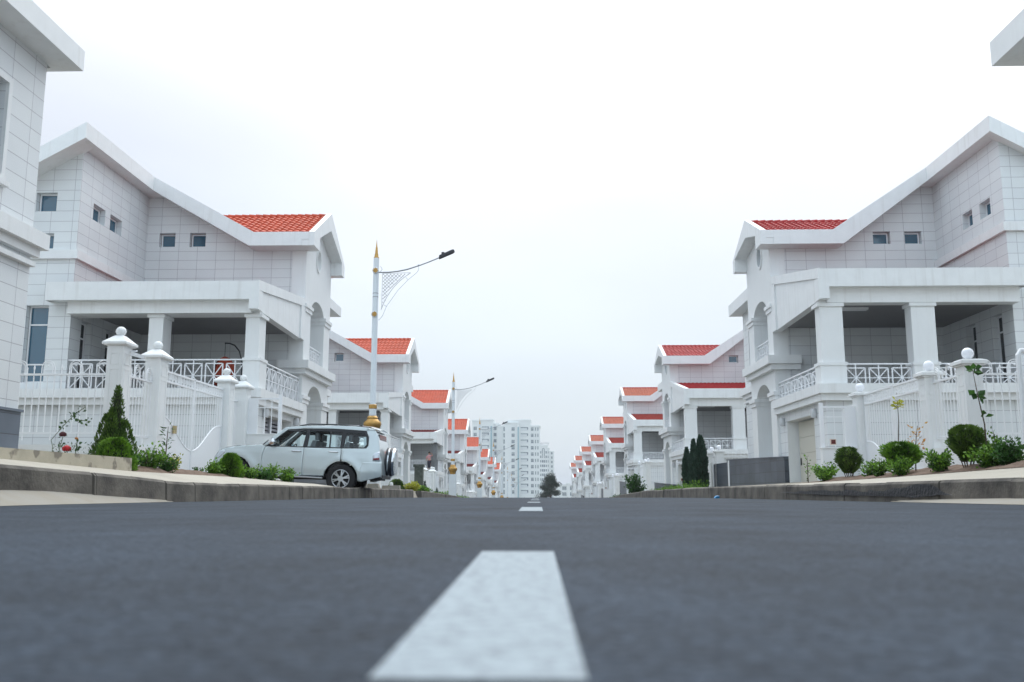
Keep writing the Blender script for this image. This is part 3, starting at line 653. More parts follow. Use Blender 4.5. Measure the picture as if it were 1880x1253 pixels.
for k in range(7):
    extra = ''
    o = copy_tree(vL, loc=(-9.2, LY[k], LZ[k]), label=['white orange-roofed villa right behind the nearest street lamp', 'orange-roofed villa with a person on its terrace beside a bare cement column'][k] if k < 2 else f'white orange-roofed villa, {ORD[k]} in the left row counting from the parked off-roader')
    if k == 1:
        for c in kids(o):
            if c.name.split('.')[0] == 'column': c.material_slots[0].link = 'OBJECT'; c.material_slots[0].material = GREYC; break
    o = copy_tree(vR, loc=(9.0, RY[k], RZ[k]), label='red-roofed white villa behind the group of dark cypresses' if k == 0 else f'white red-roofed villa, {ORD[k]} in the right row counting from the cream garage door')
    if k == 0:
        for c in kids(o):
            if c.name.split('.')[0] == 'porch_roof': c.material_slots[0].link = 'OBJECT'; c.material_slots[0].material = REDR
    if k >= 1:
        for c in kids(o):
            if c.name.split('.')[0] in ('roof', 'porch_roof', 'rear_roof'):
                c.material_slots[0].link = 'OBJECT'; c.material_slots[0].material = RED2 if c.name[0] != 'p' else REDP2

# ------------------------------------------------------------------ garden fences
FL = dict(s=-1, mid=37.5, posts=[(19.96, .44, .37), (22.0, .48, .38), (27.12, .46, .38), (28.72, .46, .38)], zc=3.31, cap='pyr', rail=(2.69, 1.38), lw=1.12, gate=(22.48, 27.12, 3.1, 2.85, 1.98, 1.17),
          pan=(20.18, .37, 2.9), wing=(29.0, 1.05, 3.0, 1.86))
FR = dict(s=1, mid=36.2, posts=[(19.42, .38, .37), (21.42, .36, .38), (25.99, .38, .34), (28.2, .3, .3)], zc=2.72, cap='flat', rail=(2.56, 1.3), lw=1.05, gate=(21.78, 25.99, 2.78, 2.5, 1.45, .75),
          pan=(19.62, .37, 2.9), wing=(26.2, .98, 2.45, 1.28))
def bars(mb, a, b, z0, z1, step, t=.022):
    a, b = Vector((*a, 0)), Vector((*b, 0)); l = (b - a).length; n = max(1, int(l / step))
    for i in range(n + 1):
        p = a.lerp(b, i / n); mb.bar(p + Vector((0, 0, z0)), p + Vector((0, 0, z1(i / n) if callable(z1) else z1)), t)
def hoop_panel(mb, a, b, zr_, zb, lw):
    a, b = Vector((*a, 0)), Vector((*b, 0)); l = (b - a).length; d_ = (b - a) / l; K = Vector((0, 0, 1))
    mb.bar(a + K * zr_, b + K * zr_, .045); mb.bar(a + K * zb, b + K * zb, .04)
    n = max(1, int(l / .295)); st = l / n
    for i in range(n * 2 + 1): 
        p = a + d_ * (i * st / 2); mb.bar(p + K * (zb - .16 if i % 4 == 0 else zb), p + K * (zr_ + (.0 if i % 4 else .16)), .02)
    for i in range(0, n):
        if i % 2 == 0:
            c = a + d_ * ((i + .5) * st); r_ = st / 2 * .92
            for off in (0, .045):
                rr = r_ - off; mb.tube([c + d_ * (-rr) + K * (zr_)] + [c + d_ * (-rr * cos(pi * k / 8)) + K * (zr_ + .17 + rr * sin(pi * k / 8)) for k in range(9)] + [c + d_ * rr + K * zr_], .011, 6)
            mb.sphere(c + K * (zr_ + .2), .02, 8)
        else:
            c = a + d_ * ((i + .5) * st); mb.tube([c + K * zr_, c + K * (zr_ + .1), c + K * (zr_ + .15), c + K * (zr_ + .24)], [.01, .012, .022, .002], 6)
def garden_fence(F, loc, label):
    s, mid = F['s'], F['mid']; f = s; Y = lambda y: y - mid; root = empty('garden_fence', loc, label, 'fence', 'white garden fences in front of the villas')
    for k, (y, dy, dx) in enumerate(F['posts']):
        if s > 0 and k == 3: continue
        y0, y1 = Y(y), Y(y) + dy; zc = F['zc']; m = MB(f); m.box(0, dx, y0, y1, -.6, zc)
        for (q0, q1) in ((zc - .42, zc - .16), (zc - 1.9, zc - .52)):     # proud framed panels on the two outer faces
            for a, b, c, e in ((q0, q0 + .015, 0, 1), (q1 - .015, q1, 0, 1)):
                m.box(-.008, 0, y0 + .09, y1 - .09, a, b); m.box(.09, dx - .09, y0 - .008, y0, a, b)
            m.box(-.008, 0, y0 + .09, y0 + .1, q0, q1); m.box(-.008, 0, y1 - .1, y1 - .09, q0, q1); m.box(.09, .1, y0 - .008, y0, q0, q1); m.box(dx - .1, dx - .09, y0 - .008, y0, q0, q1)
        p = m.build('fence_post', PAINT, root); m = MB(f); cx, cyy = dx / 2, (y0 + y1) / 2
        if F['cap'] == 'pyr':
            hx, hy = dx / 2 + .09, dy / 2 + .09; lay = [(hx - .05, hy - .05, zc), (hx, hy, zc + .03), (hx, hy, zc + .08), (hx - .06, hy - .06, zc + .13), (.09, .09, zc + .25), (.05, .05, zc + .26)]
            for (a0, b0, c0), (a1_, b1, c1) in zip(lay, lay[1:]):
                q = [(-1, -1), (1, -1), (1, 1), (-1, 1)]
                for i in range(4):
                    i2 = (i + 1) % 4; m.face([(cx + q[i][0] * a0, cyy + q[i][1] * b0, c0), (cx + q[i2][0] * a0, cyy + q[i2][1] * b0, c0), (cx + q[i2][0] * a1_, cyy + q[i2][1] * b1, c1), (cx + q[i][0] * a1_, cyy + q[i][1] * b1, c1)])
            m.face([(cx - .05, cyy - .05, zc + .26), (cx + .05, cyy - .05, zc + .26), (cx + .05, cyy + .05, zc + .26), (cx - .05, cyy + .05, zc + .26)])
            m.face([(cx - hx + .05, cyy - hy + .05, zc), (cx - hx + .05, cyy + hy - .05, zc), (cx + hx - .05, cyy + hy - .05, zc), (cx + hx - .05, cyy - hy + .05, zc)])
            m.build('post_cap', PAINT, p); m = MB(f); m.sphere((cx, cyy, zc + .35), .115, 16); m.build('ball_finial', PAINT, p, smooth=True)
        else:
            m.box(cx - dx / 2 - .09, cx + dx / 2 + .09, y0 - .09, y1 + .09, zc + .03, zc + .11); m.box(cx - dx / 2 - .05, cx + dx / 2 + .05, y0 - .05, y1 + .05, zc, zc + .03); m.box(cx - dx / 2 - .03, cx + dx / 2 + .03, y0 - .03, y1 + .03, zc + .11, zc + .14)
            m.build('post_cap', TRIM, p, bevel=.01); m = MB(f); m.lathe([(.05, 0), (.05, .03), (.04, .05)], (cx, cyy, zc + .14), 12); m.build('lamp_base', STEEL, p)
            m = MB(f); m.sphere((cx, cyy, zc + .28), .125, 18); m.build('globe', bpy.data.materials.get('globe_glass') or mat('globe_glass', (.85, .87, .92), .25), p, smooth=True)
    P_ = F['posts']; zr_, zb = F['rail']; lw = F['lw']
    py, px0, px1 = F['pan']
    m = MB(f); hoop_panel(m, (px0, Y(py)), (px1 + .3, Y(py)), zr_, zb, lw); m.build('fence_panel', RAILM, root)
    m = MB(f); m.box(px0, px1 + .3, Y(py) - .1, Y(py) + .1, -.6, lw); m.build('low_wall', PAINT, root)
    m = MB(f); a = Y(P_[0][0] + P_[0][1]); b = Y(P_[1][0]); hoop_panel(m, (.2, a), (.2, b), zr_ + .03, zb, lw); m.build('fence_panel', RAILM, root)
    m = MB(f); m.box(.08, .34, a, b, -.6, lw + .02); m.build('low_wall', PAINT, root)
    g0, g1, zt, z2, ze, zm = F['gate']; g0, g1 = Y(g0) + .03, Y(g1) - .03; gm = (g0 + g1) / 2
    for (a, b, u) in ((g0, gm - .01, 0), (gm + .01, g1, 1)):
        m = MB(f); x = .2; crv = lambda y: zm + (ze - zm) * (.5 - .5 * cos(pi * min(1, abs(y - gm) / (g1 - gm) * 1.08))) 
        m.bar((x, a, zt), (x, b, zt), .05); m.bar((x, a, z2), (x, b, z2), .045)
        for yy in (a + .025, b - .025): m.bar((x, yy, .28), (x, yy, zt), .05)
        n = 12
        for i in range(1, n): yy = a + (b - a) * i / n; m.bar((x, yy, crv(yy) - .02), (x, yy, zt), .02)
        nn = 14
        for i in range(n):
            yy = a + (b - a) * (i + .5) / n
            m.bar((x, yy - .03, z2), (x, yy - .03, zt), .014); m.tube([(x, yy + .03 * cos(t * pi / 4), (zt + z2) / 2 + .05 * sin(t * pi / 4)) for t in range(9)], .008, 5)
        lf = m.build('gate_leaf', RAILM, root)
        m = MB(f); poly = [(a, .3), (b, .3)] + [(b + (a - b) * i / nn, crv(b + (a - b) * i / nn)) for i in range(nn + 1)]; m.prism(poly, 'x', .19, .21)
        m.tube([(.2, b + (a - b) * i / nn, crv(b + (a - b) * i / nn)) for i in range(nn + 1)], .024, 8)
        m.bar((.18, a, .62), (.18, b, .62), .02); m.build('gate_sheet', RAILM, lf)
    if s < 0:
        m = MB(f); yl = g0 + .95; m.box(.1, .17, yl - .05, yl + .05, 1.56, 1.76); m.build('gate_lock', mat('brass_lock', (.5, .4, .22), .4, .6), root)
    a = Y(P_[2][0] + P_[2][1]); b = Y(P_[3][0])
    if b - a > .3: m = MB(f); bars(m, (.3, a), (.3, b), .3, zt - .2, .12); m.bar((.3, a, zt - .2), (.3, b, zt - .2), .04); m.bar((.3, a, .4), (.3, b, .4), .04); m.build('fence_panel', RAILM, root)
    wy, wx, wz, wl = F['wing']; wy = Y(wy)
    m = MB(f); m.box(-wx - .02, 0 - .0, wy - .08, wy + .12, -.6, wl); m.box(-wx - .05, .0, wy - .11, wy + .15, wl, wl + .03); m.build('low_wall', PAINT, root)
    m = MB(f); m.box(-wx - .02, -wx + .08, wy - .03, wy + .07, wl + .03, wz + .12); m.box(-.3, 0, wy - .03, wy + .07, wl + .03, wz + .02)
    m.bar((-wx, wy, wz), (-.3, wy, wz), .05); m.bar((-wx, wy, wz - .28), (-.3, wy, wz - .28), .03)
    bars(m, (-wx + .08, wy), (-.3, wy), wl, wz, .19 if s < 0 else .24, t=.022 if s < 0 else .016); m.build('fence_panel', RAILM, root)
    if s > 0:
        m = MB(f); m.box(-.78, -.62, wy - .14, wy - .08, 1.38, 1.54); mbx = m.build('entry_phone', mat('phone_frame', (.75, .6, .5), .4), root); m = MB(f); m.box(-.76, -.64, wy - .147, wy - .14, 1.4, 1.52); m.build('phone_face', mat('phone_face', (.12, .02, .02), .3), mbx)
    return root
fL = garden_fence(FL, (-9.2, 37.5, 0), 'white fence with ball-topped pyramid-capped posts and a double gate, left of the parked car')
fR = garden_fence(FR, (9.0, 36.2, 0), 'white fence with round white globe lamps on its posts, behind the clipped round bushes')
for k in range(4):
    copy_tree(fL, loc=(-9.2, LY[k], LZ[k]), label=f'white gate and posts in front of the {ORD[k]} villa of the left row')
    copy_tree(fR, loc=(9.0, RY[k], RZ[k] + .1), label=f'white globe-lamp fence in front of the {ORD[k]} villa of the right row')
# security camera on the first left post
m = MB(); m.bar((-9.0, 20.2, 3.22), (-9.2, 20.3, 3.22), .03); m.prism([(-9.13, 3.12), (-8.82, 3.03), (-8.8, 3.1), (-9.1, 3.2)], 'y', 20.14, 20.24)
tag(m.build('security_camera', FRAME), 'small white security camera fixed to the nearest ball-topped fence post', 'camera')
m = MB(); m.tube([(9.35, 17.9, .3), (9.35, 17.9, 2.72), (9.4, 17.9, 2.8), (9.9, 17.9, 2.8)], .05, 10); tag(m.build('gate_frame', RAILM), 'white metal gate frame cut off by the right edge of the picture', 'gate')

# ------------------------------------------------------------------ street lamps
def lamp():
    root = empty('street_lamp', (0, 0, 0))
    m = MB(); m.box(-.22, .22, -.22, .22, -.8, 1.86); m.box(-.27, .27, -.27, .27, -.8, .1); m.build('pedestal', POLE, root, bevel=.01)
    m = MB(); m.lathe([(.3, 0.0), (.33, .05), (.3, .12), (.24, .18)], (0, 0, .08), 20); m.build('base_ring', GOLD, root, smooth=True)
    m = MB(); m.lathe([(.16, 1.86), (.17, 1.92), (.2, 2.02), (.26, 2.1), (.285, 2.18), (.27, 2.24), (.2, 2.3), (.17, 2.34), (.18, 2.38), (.14, 2.43), (.11, 2.45)], (0, 0, 0), 24); m.build('collar', GOLD, root, smooth=True)
    m = MB(); m.lathe([(.12, 2.4), (.11, 2.7), (.095, 2.75), (.09, 7.5), (.086, 7.58)], (0, 0, 0), 20); m.build('pole', POLE, root, smooth=True)
    m = MB(); m.lathe([(.11, 2.66), (.13, 2.68), (.13, 2.78), (.11, 2.8)], (0, 0, 0), 20); m.build('gold_band', GOLD, root, smooth=True)
    for z in (6.28, 6.4): m = MB(); m.lathe([(.085, -.02), (.095, -.01), (.095, .01), (.085, .02)], (0, 0, z), 16); m.build('steel_band', STEEL, root)
    for z in (7.14, 5.7):
        m = MB(); m.lathe([(.105, .0), (.105, -.03), (.09, -.045)], (0, -.08, z), 18, 'y'); d_ = m.build('boss', POLE, root)
        m = MB()
        for k in range(8):
            a = pi * k / 4; c, s_ = cos(a), sin(a); m.prism([(.018 * c - .008 * s_, z + .018 * s_ + .008 * c), (.06 * c - .022 * s_, z + .06 * s_ + .022 * c), (.098 * c, z + .098 * s_), (.06 * c + .022 * s_, z + .06 * s_ - .022 * c), (.018 * c + .008 * s_, z + .018 * s_ - .008 * c)], 'y', -.14, -.125)
        m.sphere((0, -.13, z), .022, 10); m.build('rosette', GOLD, d_)
    m = MB(); m.lathe([(.09, 7.57), (.085, 7.6), (.065, 7.63), (.062, 7.7), (.05, 7.72), (.045, 7.83), (.038, 7.84), (.036, 7.92), (.026, 7.94), (.012, 8.08), (.003, 8.2)], (0, 0, 0), 14); m.build('finial', GOLD, root, smooth=True)
    pts = [(.08, 0, 7.1), (.4, 0, 7.1), (.7, 0, 7.13), (1.0, 0, 7.19), (1.38, 0, 7.31), (1.7, 0, 7.43), (2.06, 0, 7.58)]
    m = MB(); m.tube(pts, [.024] * 4 + [.02] * 3, 8); m.tube([(.12, 0, 7.1), (.2, 0, 7.2), (.14, 0, 7.3)], .008, 6); m.sphere((1.38, 0, 7.33), .03, 8); arm = m.build('arm', STEEL, root, smooth=True)
    m = MB()
    q = [(2.04, 7.53), (2.5, 7.73), (2.55, 7.78), (2.53, 7.83), (2.47, 7.83), (2.05, 7.64)]; m.prism(q, 'y', -.09, .09); m.box(2.12, 2.22, -.04, .04, 7.68, 7.76); m.build('lamp_head', BLACK, root, bevel=.015)
    m = MB(); hyp = lambda t: ((1 - t) ** 2 * .19 + 2 * t * (1 - t) * .42 + t * t * 1.13, (1 - t) ** 2 * 5.86 + 2 * t * (1 - t) * 6.62 + t * t * 7.08)
    def arc_in(x, z):   # inside the lattice outline
        if x < .21 or z > 7.06: return False
        best = min(((x - hyp(k / 30)[0]) ** 2 + (z - hyp(k / 30)[1]) ** 2, k) for k in range(31))[1]; hx, hz = hyp(best / 30); return (z - hz) > (x - hx) * 1.0
    m.bar((.21, 0, 5.9), (.21, 0, 7.06), .014); m.bar((.21, 0, 7.06), (1.12, 0, 7.08), .012)
    m.tube([(hyp(k / 10)[0], 0, hyp(k / 10)[1]) for k in range(11)], .009, 5)
    st = .115
    for i in range(12):
        for j in range(12):
            x, z = .245 + i * st, 7.03 - j * st
            for (dx, dz) in ((st, -st), (st, st)):
                xa, za = x, z
                if arc_in(xa + .0, za) and arc_in(xa + dx, za + dz): m.bar((xa, 0, za), (xa + dx, 0, za + dz), .012)
            if arc_in(x, z): m.lathe([(.018, -.006), (.018, .006)], (x, 0, z), 6, 'y')
            if arc_in(x + st / 2, z - st / 2): m.tube([(x + st / 2 + .03 * cos(t), 0, z - st / 2 + .03 * sin(t)) for t in [pi * k / 4 for k in range(9)]], .003, 4)
    m.build('lattice_panel', STEEL, root)
    m = MB(); m.tube([(1.38, 0, 7.3), (1.385, 0, 7.18), (1.32, 0, 7.08), (1.04, 0, 6.84), (.72, 0, 6.5), (.36, 0, 5.97), (.24, 0, 5.66), (.14, 0, 5.54), (.06, 0, 5.52)], .009, 6); m.bar((.28, 0, 6.02), (.38, 0, 5.96), .018); m.bar((.97, 0, 6.93), (1.05, 0, 6.84), .018); m.bar((.08, 0, 6.34), (.21, 0, 6.35), .008)
    m.build('brace', POLE, root)
    return root
LPOS = [(28.9, 0), (56.9, -.78), (83.4, -1.55), (110, -2.35), (136, -3.1), (162, -3.9), (188, -4.6), (214, -5.3)]
l0 = lamp(); l0.location = (-5.2, LPOS[0][0], 0); tag(l0, 'tall white street lamp with gold collar and lattice bracket, right behind the parked car', 'street lamp', 'street lamps along the left kerb')
for k, (y, z) in enumerate(LPOS[1:]):
    copy_tree(l0, loc=(-5.2, y, z), label=f'white and gold street lamp, {ORD[k]} in its row counting from the parked car')

# ------------------------------------------------------------------ loose blocks, hanging chair, person
def block(name, x, y, dx, dy, dz, label, m_=CONC2, z=None, rz=0, taper=.7):
    m = MB(); h = dx / 2; m.prism([(-h, 0), (h, 0), (h * taper, dz), (-h * taper, dz)], 'y', -dy / 2, dy / 2); o = m.build(name, m_, bevel=.01); o.location = (x, y, G(x, y) if z is None else z); o.rotation_euler = (0, 0, rz); return tag(o, label, 'block')
block('concrete_block', -5.0, 26.7, .15, .2, .2, 'small pale concrete block beside the rear wheel of the parked car', z=.17, taper=.85)
block('concrete_block', -5.0, 28.2, .42, .25, .17, 'pale sloped concrete block lying on the kerb under the rear bumper', z=.15)
block('concrete_block', -5.0, 31.7, .62, .3, .14, 'flat weathered concrete block on the kerb below the spare wheel', z=.14, taper=.95)
def hanging_chair():
    root = empty('hanging_chair', (-10.95, 31.6, 3.4), 'orange hanging egg chair on a curved black stand on the villa terrace', 'hanging chair')
    m = MB(); m.tube([(.62, 0, 0), (.62, 0, .9), (.6, 0, 1.25), (.5, 0, 1.55), (.33, 0, 1.75), (.15, 0, 1.82), (-.02, 0, 1.83)], .025, 8); m.tube([(.62, 0, .02), (.3, 0, .02), (0, 0, .02)], .025, 8); m.lathe([(.5, 0), (.5, .03)], (0, 0, 0), 20); m.build('stand', BLACK, root, smooth=True)
    m = MB(); m.tube([(-.0, 0, 1.83), (-.0, 0, 1.34)], .01, 6); m.build('chain', BLACK, root)
    m = MB(); prof = [(.02, 1.36), (.16, 1.3), (.3, 1.15), (.38, .95), (.42, .7), (.4, .45), (.3, .27), (.1, .2)]; n = 20; rings = []
    for r_, z in prof:
        rings.append([(r_ * cos(a), r_ * .85 * sin(a), z) for a in [R(-60) + R(300) * (k / n) + pi * 1.5 + R(30) for k in range(n + 1)]])
    for a, b in zip(rings, rings[1:]):
        for i in range(n): m.face([a[i], a[i + 1], b[i + 1], b[i]])
    m.build('shell', ORANGE, root, smooth=True)
    m = MB(); m.sphere((0, .02, .38), .34, 14, .45); m.build('cushion', ORANGE, root, smooth=True); return root
hanging_chair()
def person(loc):
    root = empty('person', loc, 'dark-haired person in a pink top standing behind a terrace railing, arms raised to the head', 'person')
    me = bpy.data.meshes.new('body'); j = {'pel': (0, 0, .93, .13), 'w': (0, 0, 1.08, .115), 'ch': (0, 0, 1.3, .14), 'nk': (0, 0, 1.47, .055), 'hb': (0, 0, 1.55, .075), 'hd': (0, -.005, 1.64, .09), 'ht': (0, 0, 1.7, .075)}
    names = list(j); vs = [v[:3] for v in j.values()]; rr = [v[3] for v in j.values()]; es = [(0, 1), (1, 2), (2, 3), (3, 4), (4, 5), (5, 6)]
    def chain(start, pts):
        p = start
        for x, y, z, r_ in pts: vs.append((x, y, z)); rr.append(r_); es.append((p, len(vs) - 1)); p = len(vs) - 1
    for s in (-1, 1):
        chain(0, [(s * .09, 0, .88, .095), (s * .1, -.01, .5, .06), (s * .1, .01, .1, .042), (s * .1, -.12, .04, .035)])
    chain(2, [(-.18, 0, 1.38, .055), (-.27, -.02, 1.15, .042), (-.24, -.18, .98, .032), (-.22, -.24, .95, .028)])
    chain(2, [(.18, 0, 1.38, .055), (.33, -.06, 1.45, .042), (.17, -.12, 1.62, .032), (.12, -.12, 1.66, .028)])
    me.from_pydata(vs, es, []); o = bpy.data.objects.new('body', me); COL.objects.link(o); o.parent = root
    sk = o.modifiers.new('skin', 'SKIN'); sk.use_smooth_shade = True
    for i, r_ in enumerate(rr): me.skin_vertices[0].data[i].radius = (r_, r_)
    me.skin_vertices[0].data[0].use_root = True; o.modifiers.new('sub', 'SUBSURF').levels = 1
    me.materials.append(mat('skin', (.45, .26, .19), .6))
    m = MB(); m.lathe([(.15, .95), (.14, 1.08), (.165, 1.3), (.19, 1.38), (.1, 1.46), (.06, 1.48)], (0, 0, 0), 16)
    for v_ in m.bm.verts: v_.co.y *= .75
    for s, e in ((-1, (-.26, -.02, 1.18)), (1, (.3, -.05, 1.44))): m.tube([(s * .15, 0, 1.38), e], [.07, .058], 10)
    m.build('top', mat('pink_cotton', (.6, .3, .32), .8), root, smooth=True)
    m = MB(); m.lathe([(.15, .98), (.17, .88), (.16, .6), (.14, .3)], (0, 0, 0), 16); m.build('trousers', mat('dark_cotton', (.03, .03, .045), .85), root, smooth=True)
    m = MB(); m.sphere((0, .03, 1.68), .115, 14); m.sphere((0, .08, 1.58), .09, 12); m.build('hair', mat('black_hair', (.02, .015, .013), .6), root, smooth=True)
person((-9.9, 84.55, 1.82))
# bare grey stone gate pillar in front of the third villa of the left row
m = MB(); m.box(-.33, .33, -.3, .3, -1.2, 2.9); m.box(-.42, .42, -.38, .38, 2.9, 3.1); o = m.build('gate_pillar', mat('mossy_stone', (.13, .15, .13), .9, noise=(5, .5), bump=(12, .8, .03)), bevel=.02); o.location = (-9.25, 72.3, -1.0); tag(o, 'dark mossy stone gate pillar in front of the terrace with the person', 'pillar')
m = MB(); m.box(9.0, 9.2, 43.6, 47.6, -1, 1.42); o = m.build('garden_wall', GRAN2); m = MB(); m.box(8.93, 9.25, 43.35, 43.65, -1, 1.5); m.box(8.93, 9.25, 47.5, 47.8, -1, 1.5); m.build('end_pier', TRIM, o)
tag(o, 'low grey granite wall between two white end piers, left of the three cypresses fence', 'garden wall'); o['label'] = 'low grey granite wall between slim white piers, just right of the dark cypresses'

# ------------------------------------------------------------------ parked off-roader (built facing -x, rear wheel at x = 0)
def car(loc, rot):
    root = empty('parked_car', loc, 'pearl white five-door off-roader parked nose-in across the left kerb', 'car')
    K = .002856
    def cp(x, y):      # profile drawing units to metres, levelled
        dx, dz = (x - 1283) * K, (710 - y) * K; a = R(3.3); c, s_ = cos(a), sin(a)
        return (dx * c - dz * s_, dx * s_ + dz * c + .39)
    XF, XR = cp(78, 560)[0], cp(1655, 600)[0]
    def yb(x, z):
        w_ = interp([0, .35, .6, .95, 1.12, 1.2, 1.5, 1.82, 2], [.86, .9, .935, .925, .895, .87, .79, .7, .66], z)
        d = x - XF
        if d < .7: w_ -= .2 * ((.7 - d) / .7) ** 2.2
        d = XR - x
        if d < .35: w_ -= .07 * ((.35 - d) / .35) ** 2
        for wx in (0, cp(300, 655)[0]):
            r_ = math.hypot(x - wx, z - .4)
            if z < 1.0 and r_ < .66: w_ += .022 * max(0, 1 - abs(r_ - .5) / .14)
        return w_
    PM = mat('pearl_paint', (.6, .68, .7), .28, .25, coat=1.0, noise=(.5, .04)); LOWP = PM
    TRIMB = mat('window_rubber', (.012, .014, .018), .4); CG = bpy.data.materials.new('car_glass'); CG.use_nodes = True; t = CG.node_tree; t.nodes.clear()
    o_ = t.nodes.new('ShaderNodeOutputMaterial'); mx = t.nodes.new('ShaderNodeMixShader'); tr = t.nodes.new('ShaderNodeBsdfTransparent'); tr.inputs[0].default_value = (.86, .95, .96, 1); gl = t.nodes.new('ShaderNodeBsdfGlossy'); gl.inputs['Roughness'].default_value = .02; lw_ = t.nodes.new('ShaderNodeFresnel'); lw_.inputs[0].default_value = 1.5
    t.links.new(lw_.outputs[0], mx.inputs[0]); t.links.new(tr.outputs[0], mx.inputs[1]); t.links.new(gl.outputs[0], mx.inputs[2]); t.links.new(mx.outputs[0], o_.inputs[0])
    CHROME = mat('chrome', (.75, .77, .8), .12, 1.0); TYRE = mat('tyre_rubber', (.018, .018, .02), .8); RIM = mat('alloy', (.55, .57, .6), .3, .8)
    def panel(name, outline, holes=(), m_=PM, inset=0., thick=.03, parent=root, sides=(-1, 1), step=.07, both=True):
        bm = bmesh.new(); loops = [outline] + list(holes); flat = [q for l in loops for q in l]
        tri = geometry.tessellate_polygon([[Vector((q[0], q[1], 0)) for q in l] for l in loops]); V = [bm.verts.new((q[0], 0, q[1])) for q in flat]
        for tt in tri:
            try: bm.faces.new([V[i] for i in tt])
            except ValueError: pass
        bmesh.ops.remove_doubles(bm, verts=bm.verts, dist=1e-5)
        xs = [q[0] for q in flat]; zs = [q[1] for q in flat]
        for v0, v1, ax in ((min(xs), max(xs), 0), (min(zs), max(zs), 2)):
            k = v0 + step
            while k < v1:
                co = [0, 0, 0]; co[ax] = k; no = [0, 0, 0]; no[ax] = 1
                bmesh.ops.bisect_plane(bm, geom=bm.verts[:] + bm.edges[:] + bm.faces[:], plane_co=co, plane_no=no); k += step
        out_ = []
        for sd in sides:
            b2 = bm.copy()
            for v in b2.verts: v.co.y = sd * (yb(v.co.x, v.co.z) - inset)
            bmesh.ops.recalc_face_normals(b2, faces=b2.faces)
            fl = [f_ for f_ in b2.faces if f_.normal.y * sd < 0]
            if fl: bmesh.ops.reverse_faces(b2, faces=fl)
            me = bpy.data.meshes.new(name); b2.to_mesh(me); b2.free(); me.materials.append(m_); me.polygons.foreach_set('use_smooth', [True] * len(me.polygons))
            o = bpy.data.objects.new(name, me); COL.objects.link(o); o.parent = parent
            if thick: sol = o.modifiers.new('solid', 'SOLIDIFY'); sol.thickness = thick; sol.offset = -1
            out_.append(o)
        bm.free(); return out_
    g = 5
    A = lambda cx, cy, r_, a0, a1, n=14: [(cx + r_ * cos(R(a0 + (a1 - a0) * i / n)), cy - r_ * sin(R(a0 + (a1 - a0) * i / n))) for i in range(n + 1)]
    C = lambda pts: [cp(*p) for p in pts]
    fw, rw = (300, 655), (1283, 710); ra = 158
    fend = C([(78, 540), (100, 500), (150, 447), (215, 425), (300, 411), (400, 403), (545, 396), (580, 410), (557, 480), (545, 560), (547, 672)] + A(*fw, ra, 0, 180)[1:-1] + [(135, 640), (80, 600)])
    panel('front_wing', fend)
    fd = C([(583, 412), (560, 480), (548, 560), (550, 676), (925, 678), (930, 540), (937, 420)])
    fdo = panel('door', fd)
    rdoor = C([(940.5, 420), (933.5, 540), (928.5, 678), (1125, 682)] + A(*rw, ra, 175, 92, 10) + [(1282, 430)])
    rdo = panel('door', rdoor)
    quart = C([(1286, 430), (1286, 552)] + A(*rw, ra, 88, -2, 12)[0:] + [(1445, 735), (1480, 735), (1655, 690), (1657, 560), (1640, 500), (1632, 415), (1618, 330), (1590, 270), (1520, 262), (1500, 275), (1522, 330), (1526, 405), (1510, 430), (1400, 432)])
    panel('rear_quarter', quart)
    # upper side frame: roof rail and pillars, in dark rubber inside, with glass
    winsF = C([(612, 408), (770, 268), (948, 268), (925, 415)]); winsR = C([(965, 415), (982, 268), (1275, 284), (1272, 424)]); winsQ = C([(1300, 424), (1325, 292), (1480, 295), (1505, 330), (1512, 400), (1490, 424)])
    frame = C([(575, 412), (690, 315), (768, 250), (900, 240), (1200, 240), (1500, 262), (1530, 330), (1530, 408), (1512, 434), (1290, 434), (940, 424)])
    panel('window_surround', frame, [winsF, winsR, winsQ], TRIMB, inset=-.004)
    roofside = C([(560, 405), (640, 322), (745, 240), (775, 232), (900, 224), (1200, 220), (1400, 228), (1520, 240), (1590, 268), (1520, 262), (1500, 270), (1200, 248), (900, 248), (772, 256), (690, 322), (585, 408)])
    panel('roof_rail_panel', roofside, inset=-.008)
    for wn in (winsF, winsR, winsQ): panel('window_glass', wn, m_=CG, inset=.012, thick=0)
    panel('window_bar', C([(1168, 278), (1180, 279), (1180, 422), (1168, 421)]), m_=TRIMB, inset=-.006)
    # lower dark sill / step
    panel('sill', C([(550, 680), (1128, 686), (1120, 715), (550, 705)]), m_=TRIMB, inset=.05)
    mb = MB(); 
    for sd in (-1, 1):
        mb = MB(); x0, z0 = cp(470, 690); x1, z1 = cp(1120, 720); mb.box(x0, x1, sd * .93 - .07, sd * .93 + .07, .36, .4)
        mb.build('side_step', RIM, root, bevel=.01)
    # top skin by sections
    def skin(name, prof, m_, n=12, crown=.02, inset=0.0, thick=.02):
        prof = C(prof); mb = MB(); rows = []
        for x, z in prof:
            h = yb(x, z) - inset; rows.append([(x, h * t_, z + crown * (1 - t_ * t_)) for t_ in [-1 + 2 * i / n for i in range(n + 1)]])
        for a, b in zip(rows, rows[1:]):
            for i in range(n): mb.face([a[i], a[i + 1], b[i + 1], b[i]])
        bmesh.ops.remove_doubles(mb.bm, verts=mb.bm.verts, dist=1e-5); return mb.build(name, m_, root, smooth=True)
    skin('bonnet', [(80, 545), (92, 505), (120, 470), (160, 440), (220, 420), (320, 405), (430, 397), (548, 392)], PM, crown=.045, inset=.005)
    skin('windscreen', [(548, 392), (640, 318), (742, 238)], CG, crown=.05, inset=.03)
    skin('roof', [(742, 238), (775, 228), (900, 219), (1200, 214), (1400, 220), (1540, 236), (1600, 255), (1628, 268)], PM, crown=.045, inset=.01)
